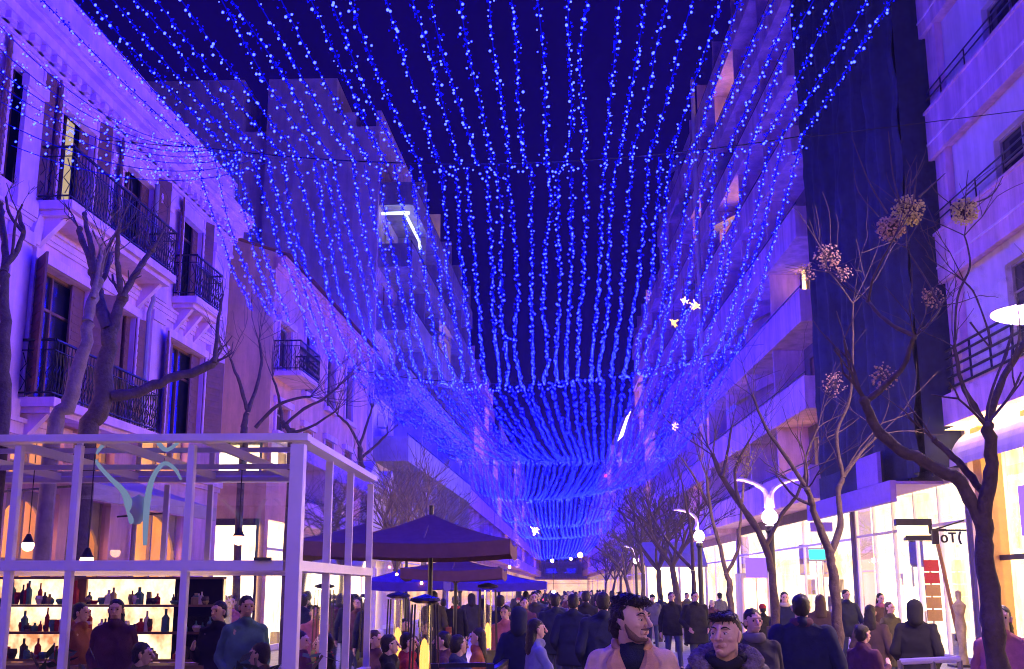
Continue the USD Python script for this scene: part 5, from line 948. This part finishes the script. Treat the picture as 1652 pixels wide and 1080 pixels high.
# --- two men in front, modelled closer
def front_man(label, px, Y, H, face, turn, coat, inner, hair, beard, style):
    x, y = at(px, Y); k = H / 1.76; rz = -math.radians(face); T = Thing('person', label, 'person', (x, y, 0), rz); V = lambda a, b, c: np.array([a, b, c], float) * k
    ct, st_ = math.cos(turn), math.sin(turn); nod = 0.0
    HD = lambda a, b, c: V(a * ct + b * st_, -a * st_ + b * ct + .035, c - .05)
    global _sv
    keep = _sv; _sv = SPH[2][0]
    E = lambda *r: np.array(r) * k
    parts = [hull((HD(0, -.015, 1.668), E(.076, .094, .088)), (HD(0, .01, 1.64), E(.074, .085, .07))), hull((HD(0, .02, 1.63), E(.066, .07, .05)), (HD(0, .045, 1.560), E(.038, .036, .028)), (HD(-.045, .01, 1.585), E(.02, .03, .025)), (HD(.045, .01, 1.585), E(.02, .03, .025))),
             hull((HD(-.036, .076, 1.683), E(.016, .012, .009)), (HD(.036, .076, 1.683), E(.016, .012, .009))), hull((HD(0, .090, 1.668), .009 * k), (HD(0, .116, 1.630), .0125 * k)), hull((HD(-.016, .098, 1.624), .009 * k), (HD(.016, .098, 1.624), .009 * k)), hull((HD(0, .090, 1.672), .010 * k), (HD(0, .08, 1.69), .012 * k)),
             hull((HD(-.045, .062, 1.628), E(.018, .018, .016)), (HD(-.05, .03, 1.625), E(.018, .02, .02))), hull((HD(.045, .062, 1.628), E(.018, .018, .016)), (HD(.05, .03, 1.625), E(.018, .02, .02))), hull((HD(0, .076, 1.562), E(.018, .014, .013)), (HD(0, .06, 1.558), E(.03, .02, .015))), hull((HD(-.022, .077, 1.594), E(.013, .012, .016)), (HD(.022, .077, 1.594), E(.013, .012, .016)))]
    for s in (-1, 1): parts += [hull((HD(s * .077, -.004, 1.655), E(.008, .018, .016)), (HD(s * .081, -.016, 1.645), E(.006, .014, .02)), (HD(s * .074, .0, 1.615), E(.008, .009, .012)))]
    parts += [hull((HD(0, -.02, 1.60), .058 * k), (V(0, -.02, 1.42), .064 * k))]
    hips = [V(-.09, 0, .93), V(.09, 0, .93)]; kn = [V(-.1, .14, .5), V(.1, -.02, .5)]; an = [V(-.1, .2, .09), V(.1, -.22, .14)]
    sh = [V(-.165, -.01, 1.385), V(.165, -.01, 1.385)]; el = [V(-.245, -.07, 1.11), V(.245, -.07, 1.11)]; wr = [V(-.22, .1, .96), V(.22, .1, .96)]
    _sv = keep; rest = [hull((V(-.13, -.01, 1.4), .06 * k), (V(.13, -.01, 1.4), .06 * k), (hips[0], .09 * k), (hips[1], .09 * k))]
    for i in (0, 1): rest += [hull((sh[i], .05 * k), (el[i], .038 * k)), hull((el[i], .036 * k), (wr[i], .028 * k)), hull((hips[i], .08 * k), (kn[i], .055 * k)), hull((kn[i], .05 * k), (an[i], .04 * k)), hull((an[i], .04 * k), (an[i] + V(0, .14, -.05), .03 * k))] + hand(wr[i], wr[i] - el[i], (-1, 1)[i])
    v, f = tomesh(uni(parts + rest), .012, 6); T.part('body', (v, f), 'skin', smooth=True, world=False)
    for s in (-1, 1):
        e = T.part('eye', MB().ball(HD(s * .033, .0765, 1.654), E(.0125, .0105, .0085), 2), 'eye_white', smooth=True, world=False); T.part('iris', MB().ball(HD(s * .033 + .002, .0850, 1.654), .0050 * k, 1), 'eye_dark', smooth=True, world=False, under=e)
        T.part('eyelid', MB().tube([HD(s * .050, .073, 1.655), HD(s * .040, .0845, 1.6635), HD(s * .030, .0865, 1.664), HD(s * .020, .083, 1.658)], .0035 * k, 6), 'skin', smooth=True, world=False)
        T.part('eyebrow', MB().tube([HD(s * .058, .070, 1.676), HD(s * .042, .086, 1.688), HD(s * .028, .091, 1.687), HD(s * .015, .091, 1.681)], np.array([.002, .0042, .0045, .003]) * k, 6), hair, smooth=True, world=False)
    T.part('lips', MB().add(*(lambda m: m)(tomesh(uni([hull((HD(-.026, .079, 1.589), .0040 * k), (HD(0, .0885, 1.592), .0048 * k)), hull((HD(.026, .079, 1.589), .0040 * k), (HD(0, .0885, 1.592), .0048 * k)), hull((HD(-.018, .082, 1.585), .0042 * k), (HD(0, .088, 1.583), .0055 * k)), hull((HD(.018, .082, 1.585), .0042 * k), (HD(0, .088, 1.583), .0055 * k))])))), 'skin_lips', smooth=True, world=False)
    _sv = SPH[2][0]
    if beard:
        bd = [hull((HD(-.073, .012, 1.625), E(.006, .016, .014)), (HD(-.050, .028, 1.575), E(.018, .026, .018)), (HD(-.03, .052, 1.556), E(.02, .02, .015))), hull((HD(.073, .012, 1.625), E(.006, .016, .014)), (HD(.050, .028, 1.575), E(.018, .026, .018)), (HD(.03, .052, 1.556), E(.02, .02, .015))), hull((HD(-.03, .054, 1.556), E(.02, .02, .015)), (HD(.03, .054, 1.556), E(.02, .02, .015)), (HD(0, .078, 1.557), E(.02, .013, .014)), (HD(0, .05, 1.548), E(.03, .02, .012))), hull((HD(-.024, .082, 1.606), E(.009, .008, .005)), (HD(0, .096, 1.607), E(.010, .006, .005))), hull((HD(.024, .082, 1.606), E(.009, .008, .005)), (HD(0, .096, 1.607), E(.010, .006, .005)))]
        v, f = tomesh(uni(bd), .01, 4); v = v + (meshkit.noise(v * 160)[:, None] - .5) * .003; T.part('beard', (v, f), 'stubble', smooth=True, world=False)
    if style == 'quiff':
        hh = [hull((HD(0, -.03, 1.685), E(.083, .090, .080)), (HD(0, -.055, 1.61), E(.074, .055, .06))), hull((HD(-.03, .045, 1.745), E(.036, .04, .028)), (HD(.035, .045, 1.748), E(.036, .04, .028)), (HD(0, -.04, 1.748), E(.065, .06, .038))), hull((HD(.01, .07, 1.742), E(.045, .022, .018)), (HD(0, .03, 1.74), E(.06, .04, .03))), hull((HD(-.077, -.01, 1.68), E(.010, .03, .028)), (HD(-.076, .012, 1.648), E(.006, .010, .018))), hull((HD(.077, -.01, 1.68), E(.010, .03, .028)), (HD(.076, .012, 1.648), E(.006, .010, .018)))]
    else:
        hh = [hull((HD(0, -.025, 1.69), E(.080, .088, .072)), (HD(0, -.055, 1.63), E(.073, .05, .05))), hull((HD(-.03, .05, 1.735), E(.04, .032, .02)), (HD(.03, .05, 1.735), E(.04, .032, .02)), (HD(0, -.03, 1.742), E(.062, .06, .026)))]
    _sv = keep; v, f = tomesh(uni(hh), .012, 3); n1 = meshkit.fbm(v * [70, 70, 40], 3, 4); v = v + (v - HD(0, -.02, 1.65)) / np.linalg.norm(v - HD(0, -.02, 1.65), axis=1, keepdims=True) * ((n1 - .5) * (.030 if style == 'quiff' else .014))[:, None]
    T.part('hair', (v, f), hair, smooth=True, world=False)
    rgp = random.Random(int(px)); cu = MB()
    for _ in range(300 if style == 'quiff' else 120):
        i = rgp.randrange(len(v)); 
        if v[i][2] < 1.66 * k: continue
        d = norm(v[i] - HD(0, -.02, 1.65)); t = norm(np.cross(d, [rgp.gauss(0, 1), rgp.gauss(0, 1), .4])); cu.tube([v[i] - d * .003, v[i] + d * .006 + t * .006, v[i] + d * .008 + t * .016, v[i] + d * .002 + t * .026], [.004, .0035, .003, .0015], 4)
    T.part('hair_strands', cu, hair, world=False, kind='stuff')
    for i in (0, 1): T.part('trouser_leg', tomesh(uni([hull((hips[i], .105 * k), (kn[i], .07 * k)), hull((kn[i], .068 * k), (an[i], .052 * k))])), 'cloth_denim', smooth=55, world=False); T.part('shoe', tomesh(hull((an[i] + V(0, -.03, -.02), .052 * k), (an[i] + V(0, .15, -.05), .036 * k))), 'cloth_black', smooth=55, world=False)
    b = 1.0 if style == 'quiff' else .97
    cp = [hull((V(-.155 * b, -.015, 1.385), E(.072, .08, .06)), (V(.155 * b, -.015, 1.385), E(.072, .08, .06)), (V(-.11, .005, 1.22), .122 * k * b), (V(.11, .005, 1.22), .122 * k * b), (V(-.05, -.03, 1.455), E(.05, .06, .045)), (V(.05, -.03, 1.455), E(.05, .06, .045))), hull((V(-.11, .005, 1.22), .122 * k * b), (V(.11, .005, 1.22), .122 * k * b), (V(-.11, 0, 1.0), .125 * k), (V(.11, 0, 1.0), .125 * k)), hull((V(-.11, 0, 1.0), .125 * k), (V(.11, 0, 1.0), .125 * k), (V(-.13, 0, .62), E(.11, .14, .03)), (V(.13, 0, .62), E(.11, .14, .03)))]
    for i in (0, 1): cp += [hull((sh[i], .076 * k * b), (el[i], .062 * k * b)), hull((el[i], .061 * k * b), (wr[i], .054 * k))]
    cv, cf = tomesh(uni(cp), .022, 14); cv = cv + (meshkit.fbm(cv * [9, 9, 6] + px, 3, 2)[:, None] - .5) * .042 * np.array([.7, 1, .2])
    T.part('coat', (cv, cf), coat, smooth=True, world=False)
    surf = trimesh.Trimesh(cv, cf, process=False)
    def front(a, c, off):                                            # a point on the coat's front at (a, c)
        o = V(a, .6, c)[None]; h, _, _ = surf.ray.intersects_location(o, np.array([[0, -1.0, 0]])); yv = h[:, 1].max() if len(h) else .1; return np.array([o[0][0], yv + off, o[0][2]])
    def panel(cols, off, thick, name, mt):
        """a strip of cloth laid over the chest: cols = rows of (left a, right a, c)"""
        m = MB(); g = [[front(l + (r - l) * t, c, off * (1 if 0 < j < 4 else .6)) for j, t in enumerate(np.linspace(0, 1, 5))] for l, r, c in cols]
        for i in range(len(g) - 1):
            for j in range(4): a, b_, c, d = g[i][j], g[i][j + 1], g[i + 1][j + 1], g[i + 1][j]; o = np.array([0, thick, 0]); m.hexa([a - o, b_ - o, c - o, d - o, a + o, b_ + o, c + o, d + o])
        T.part(name, m, mt, smooth=40, world=False)
    if style == 'quiff':
        panel([(-.062, .062, 1.452), (-.056, .056, 1.42), (-.042, .042, 1.385), (-.024, .024, 1.345), (-.006, .006, 1.30)], .008, .004, 'sweater', inner)
        T.part('sweater_neck', tomesh(hull((V(0, .02, 1.40), .080 * k), (V(0, .0, 1.455), .074 * k), (V(0, .005, 1.475), .068 * k)), .015, 3), inner, smooth=True, world=False)
        for s in (-1, 1):
            panel([(s * .066, s * .095, 1.455), (s * .060, s * .118, 1.425), (s * .047, s * .135, 1.392), (s * .030, s * .125, 1.352), (s * .010, s * .085, 1.305), (s * .004, s * .040, 1.25), (s * .002, s * .010, 1.20)], .034, .012, 'lapel', 'cloth_camel_lapel')
            T.part('collar', MB().tube([front(s * .060, 1.45, .012), V(s * .088, .03, 1.475), V(s * .085, -.035, 1.492), V(s * .03, -.085, 1.497)], np.array([.012, .020, .022, .02]) * k, 8), 'cloth_camel_lapel', smooth=True, world=False)
        panel([(-.004, .004, 1.12), (-.003, .005, .95)], .006, .003, 'front_seam', 'cloth_brown')
    else:
        panel([(-.05, .05, 1.44), (-.05, .05, 1.38), (-.045, .045, 1.30), (-.04, .04, 1.2)], .008, .005, 'sweater', inner)
        rr = random.Random(4)
        ring = [(-.10, .075, 1.40), (-.145, .02, 1.44), (-.135, -.06, 1.47), (-.05, -.125, 1.49), (.05, -.125, 1.49), (.135, -.06, 1.47), (.145, .02, 1.44), (.10, .075, 1.40)]
        m = MB(); c = spline([V(*q) for q in ring], 5); m.tube(c, .062 * k * np.sin(np.linspace(.5, math.pi - .5, len(c))) ** .5, 12); v, f = m.get(); t = trimesh.Trimesh(v, f).subdivide(); v = t.vertices + (meshkit.fbm(t.vertices * 60, 3, 5)[:, None] - .5) * .03; T.part('fleece_collar', (v, t.faces), 'fleece', smooth=True, world=False)
        m = MB(); c = spline([V(*q) for q in [(-.075, .06, 1.46), (-.085, 0, 1.475), (-.03, -.09, 1.49), (.03, -.09, 1.49), (.085, 0, 1.475), (.075, .06, 1.46), (.0, .10, 1.43), (-.075, .06, 1.46)]], 4); m.tube(c, .030 * k, 10); T.part('scarf', m, inner, smooth=True, world=False)
        T.part('zip', MB().tube([front(.0, 1.34, .016), front(.002, 1.2, .014), front(0, 1.05, .012)], .006, 6), 'steel', world=False)
    return T
mat('cloth_camel_lapel', (.60, .34, .19), .9, .2, 12, .3, 160)
mat('jacket_dark', (.06, .05, .065), .6, .3, 10, .3, 60)
front_man('man in an open camel overcoat and dark sweater looking to his side', 1017, 6.55, 1.85, 181, -.95, 'cloth_camel', 'cloth_navy', 'hair_dark', True, 'quiff')
front_man('young man in a dark jacket with a thick fleece collar walking beside the camel coat', 1167, 6.6, 1.77, 186, .42, 'jacket_dark', 'cloth_black', 'hair_dark', False, 'short')
# --- people one can tell apart
W = [('broad man in a dark navy jacket, back to us, right of the young man', 1290, 11.4, 5, 1.79, dict(coat='navy', bulk=1.28, arms='pocket', pose='walk', scarf='plum')),
     ('dark-haired man in a black coat with his back to us behind the camel coat', 972, 14.2, -4, 1.80, dict(coat='navy', bulk=1.15, pose='walk')),
     ('person in dark brown walking away beside the thin tree', 1322, 19.5, 10, 1.75, dict(coat='brown', pose='walk', longhair=True, hair='hair_brown')),
     ('man in a dark jacket walking towards us before the pale stall', 1083, 28.0, 170, 1.77, dict(coat='black', pose='stride', arms='hang')),
     ('person in a bulky black quilted coat facing the white shop glare', 1121, 27.0, 160, 1.78, dict(coat='black', bulk=1.25, long=.15)),
     ('person in a black hooded coat with back turned before the white shop', 1474, 15.0, 25, 1.70, dict(coat='black', bulk=1.1, hood=True, pose='walk', long=.1)),
     ('woman in a brown coat standing before the white shop window', 1434, 21.0, 150, 1.62, dict(coat='olive', bulk=1.0, long=.2, longhair=True, hair='hair_brown')),
     ('person in a brown-grey jacket with long hair near the white shop', 1402, 17.0, 30, 1.62, dict(coat='brown', bulk=1.12, longhair=True)),
     ('dark seated person with a bright blue skirt before the white shop', 1388, 12.5, 60, 1.48, dict(coat='plum', legs='denim', bulk=1.1, arms='phone')),
     ('woman in a rose coat with long dark hair half hidden by the big tree', 1612, 10.6, 200, 1.70, dict(coat='rose', longhair=True, bulk=1.05, long=.2)),
     ('person in a dark grey jacket partly hidden behind the young man', 1213, 10.6, 165, 1.67, dict(coat='charcoal', bulk=1.1, scarf='grey')),
     ('person with a pale blue jacket and dark hair bending by the pram', 866, 11.6, 75, 1.56, dict(coat='paleblue', arms='front', longhair=True)),
     ('person in a violet-blue coat and light hood standing behind the pram', 838, 13.2, 10, 1.64, dict(coat='navy', hood=True, long=.3)),
     ('tall dark figure walking away left of the back-turned man', 925, 17.0, 8, 1.77, dict(coat='navy', bulk=1.15, pose='walk')),
     ('dark figure with a black rucksack-like coat walking away in mid street', 895, 20.0, -6, 1.75, dict(coat='navy', bulk=1.2, pose='walk')),
     ('figure in a long black coat farther up the street', 945, 23.0, 4, 1.80, dict(coat='black', long=.25, pose='walk')),
     ('man in charcoal walking up the street beside the terraces', 862, 25.0, 180, 1.78, dict(coat='charcoal', pose='walk', arms='hang')),
     ('woman in plum coat left of the street centre', 846, 22.0, 170, 1.69, dict(coat='plum', longhair=True, pose='walk')),
     ('person in navy by the second heater', 808, 21.0, 20, 1.73, dict(coat='navy', arms='hang')),
     ('person in a pink-grey jacket standing beside the second heater', 815, 17.5, 200, 1.60, dict(coat='rose', bulk=1.05))]
for lab, px, Y, face, H, kw in W: person(lab, *at(px, Y), face, H, **kw)
# seated guests
S_ = [('seated guest in red under the large parasol, beside the first heater', 662, 13.6, 90, 'red'), ('seated guest in dark red to the right of the first heater', 714, 14.0, -100, 'plum'), ('seated guest in black near the parasol pole', 632, 13.0, 80, 'black'), ('seated guest with pale hair by the terrace corner', 608, 14.3, 120, 'plum'), ('seated guest in blue facing the street behind the woven screen', 742, 13.0, 60, 'denim'), ('seated guest in rose by the second heater', 770, 15.2, -90, 'rust'), ('seated guest in dark clothes deep under the parasol', 690, 18.5, 180, 'charcoal'), ('seated guest in brown at the back of the parasol terrace', 655, 20.0, 150, 'brown')]
for lab, px, Y, face, c in S_:
    x, y = at(px, Y); person(lab, x, y, face, 1.72, coat=c, pose='sit', arms='front', longhair='rose' in lab or 'pale' in lab, hair='hair_brown' if 'pale' in lab else 'hair_dark')
    chair(x, y, -math.radians(face), 'dark woven terrace chair under ' + lab.split(' ', 2)[-1] if False else 'dark woven chair holding the ' + lab[:52].rsplit(' ', 1)[0])
for px, Y, l in ((675, 13.8, 'low wooden table left of the first heater'), (728, 13.6, 'low wooden table behind the woven screen'), (672, 19.2, 'low wooden table deep under the large parasol')): table(*at(px, Y), l)
# guests in and behind the glass terrace
G = [('guest in grey-blue standing in the terrace seen through the front panes', -3.33, 12.5, 150, 1.77, dict(coat='teal')), ('guest in black standing beside the grey-blue guest in the terrace', -3.75, 12.9, 200, 1.71, dict(coat='black', arms='phone')), ('guest in plum deep at the left of the terrace', -4.85, 12.8, 170, 1.73, dict(coat='plum', longhair=True)), ('guest in rust sweater at the far left pane of the terrace', -5.35, 13.1, 100, 1.69, dict(coat='rust')), ('person in rose outside behind the terrace, in front of the bright window', -5.6, 20.0, 160, 1.73, dict(coat='rose')), ('tall dark guest just inside the right-hand panes', -2.65, 12.3, 60, 1.80, dict(coat='navy', bulk=1.1)), ('dark guest with raised arm behind the right-hand panes', -2.75, 13.1, 100, 1.75, dict(coat='charcoal', arms='phone')), ('person in denim passing behind the terrace', -5.0, 17.5, 90, 1.75, dict(coat='denim', pose='walk')), ('person in black passing behind the terrace near the bright window', -6.6, 22.5, 250, 1.78, dict(coat='black', pose='walk')), ('person in cream outside the orange arched doors', -7.2, 19.0, 180, 1.71, dict(coat='cream'))]
for lab, x, y, face, H, kw in G: person(lab, x, y, face, H, **kw)
for lab, x, y, face, c in (('guest in olive seated at the front terrace table', -3.95, 11.2, 90, 'olive'), ('guest in cream seated at the front terrace table, facing left', -2.85, 11.2, -90, 'brown')): person(lab, x, y, face, 1.7, coat=c, pose='sit', arms='front')
# --- the crowd up the street: alike figures, repeated
rgc = random.Random(12)
cols = ['black', 'navy', 'charcoal', 'black', 'denim', 'plum', 'olive', 'navy', 'grey', 'brown']
protos = []
def crowd(px, Y, i):
    x, y = at(px, Y); key = i % 10
    if i < 10:
        T = person('person in dark winter clothes among the crowd up the street', x, y, rgc.choice([0, 8, -10, 180, 172]), rgc.uniform(1.6, 1.82), coat=cols[key], pose='walk' if i % 3 else 'stand', arms='hang' if i % 2 else 'pocket', longhair=i % 4 == 1, hood=i == 2, hat=['red', None, None, 'grey', None, 'cream', None, None, 'black', None][key], scarf=[None, 'cream', None, 'red', None, None, 'grey', None, None, 'rose'][key], bag=[None, 'brown', None, None, 'black', None, 'rust', None, 'cream', None][key], long=.2 * (i % 3 == 0), bulk=1.0 + .08 * (i % 3), group='dark crowd up the street'); protos.append(T.path)
    else:
        p = UsdGeom.Xform.Define(stage, numbered('/World', 'person')); p.GetPrim().GetReferences().AddInternalReference(Sdf.Path(protos[key])); p.ClearXformOpOrder()
        p.AddTranslateOp(opSuffix='here').Set(Gf.Vec3d(x, y, 0)); p.AddRotateZOp(opSuffix='here').Set(rgc.choice([0, 12, -15, 180, 170, 195, 25])); s = rgc.uniform(.86, 1.03); p.AddScaleOp(opSuffix='here').Set(Gf.Vec3f(s, s, s)); p.GetPrim().SetInstanceable(True)
        tagp(p.GetPrim(), 'person in dark winter clothes among the crowd up the street', 'person', 'dark crowd up the street')
n = 0
for Y0, Y1, cnt in ((24, 34, 9), (34, 50, 16), (50, 75, 20), (75, 120, 20)):
    for j in range(cnt):
        Y = rgc.uniform(Y0, Y1); lo, hi = (835, 985) if Y < 34 else (820, 1015) if Y < 60 else (835, 985); crowd(rgc.uniform(lo, hi), Y, n); n += 1
for px, Y in ((1148, 34), (1108, 40), (1065, 41), (1052, 37), (1040, 45), (1228, 26), (1265, 25), (760, 30), (735, 27), (715, 29), (780, 33), (700, 24), (1365, 27), (1160, 42), (1420, 26)): crowd(px, Y, n); n += 1
# ================================================================ evening haze
MAT['haze_air'] = usdkit.material(stage, '/World/Looks/haze_air', {'v': ('principled_volume', {'color': (.78, .70, 1.0), 'density': HAZE, 'anisotropy': .55})}, volume='v.volume')
single('haze', MB().box((0, 125, 20), (110, 400, 44)), 'haze_air', kind='stuff')
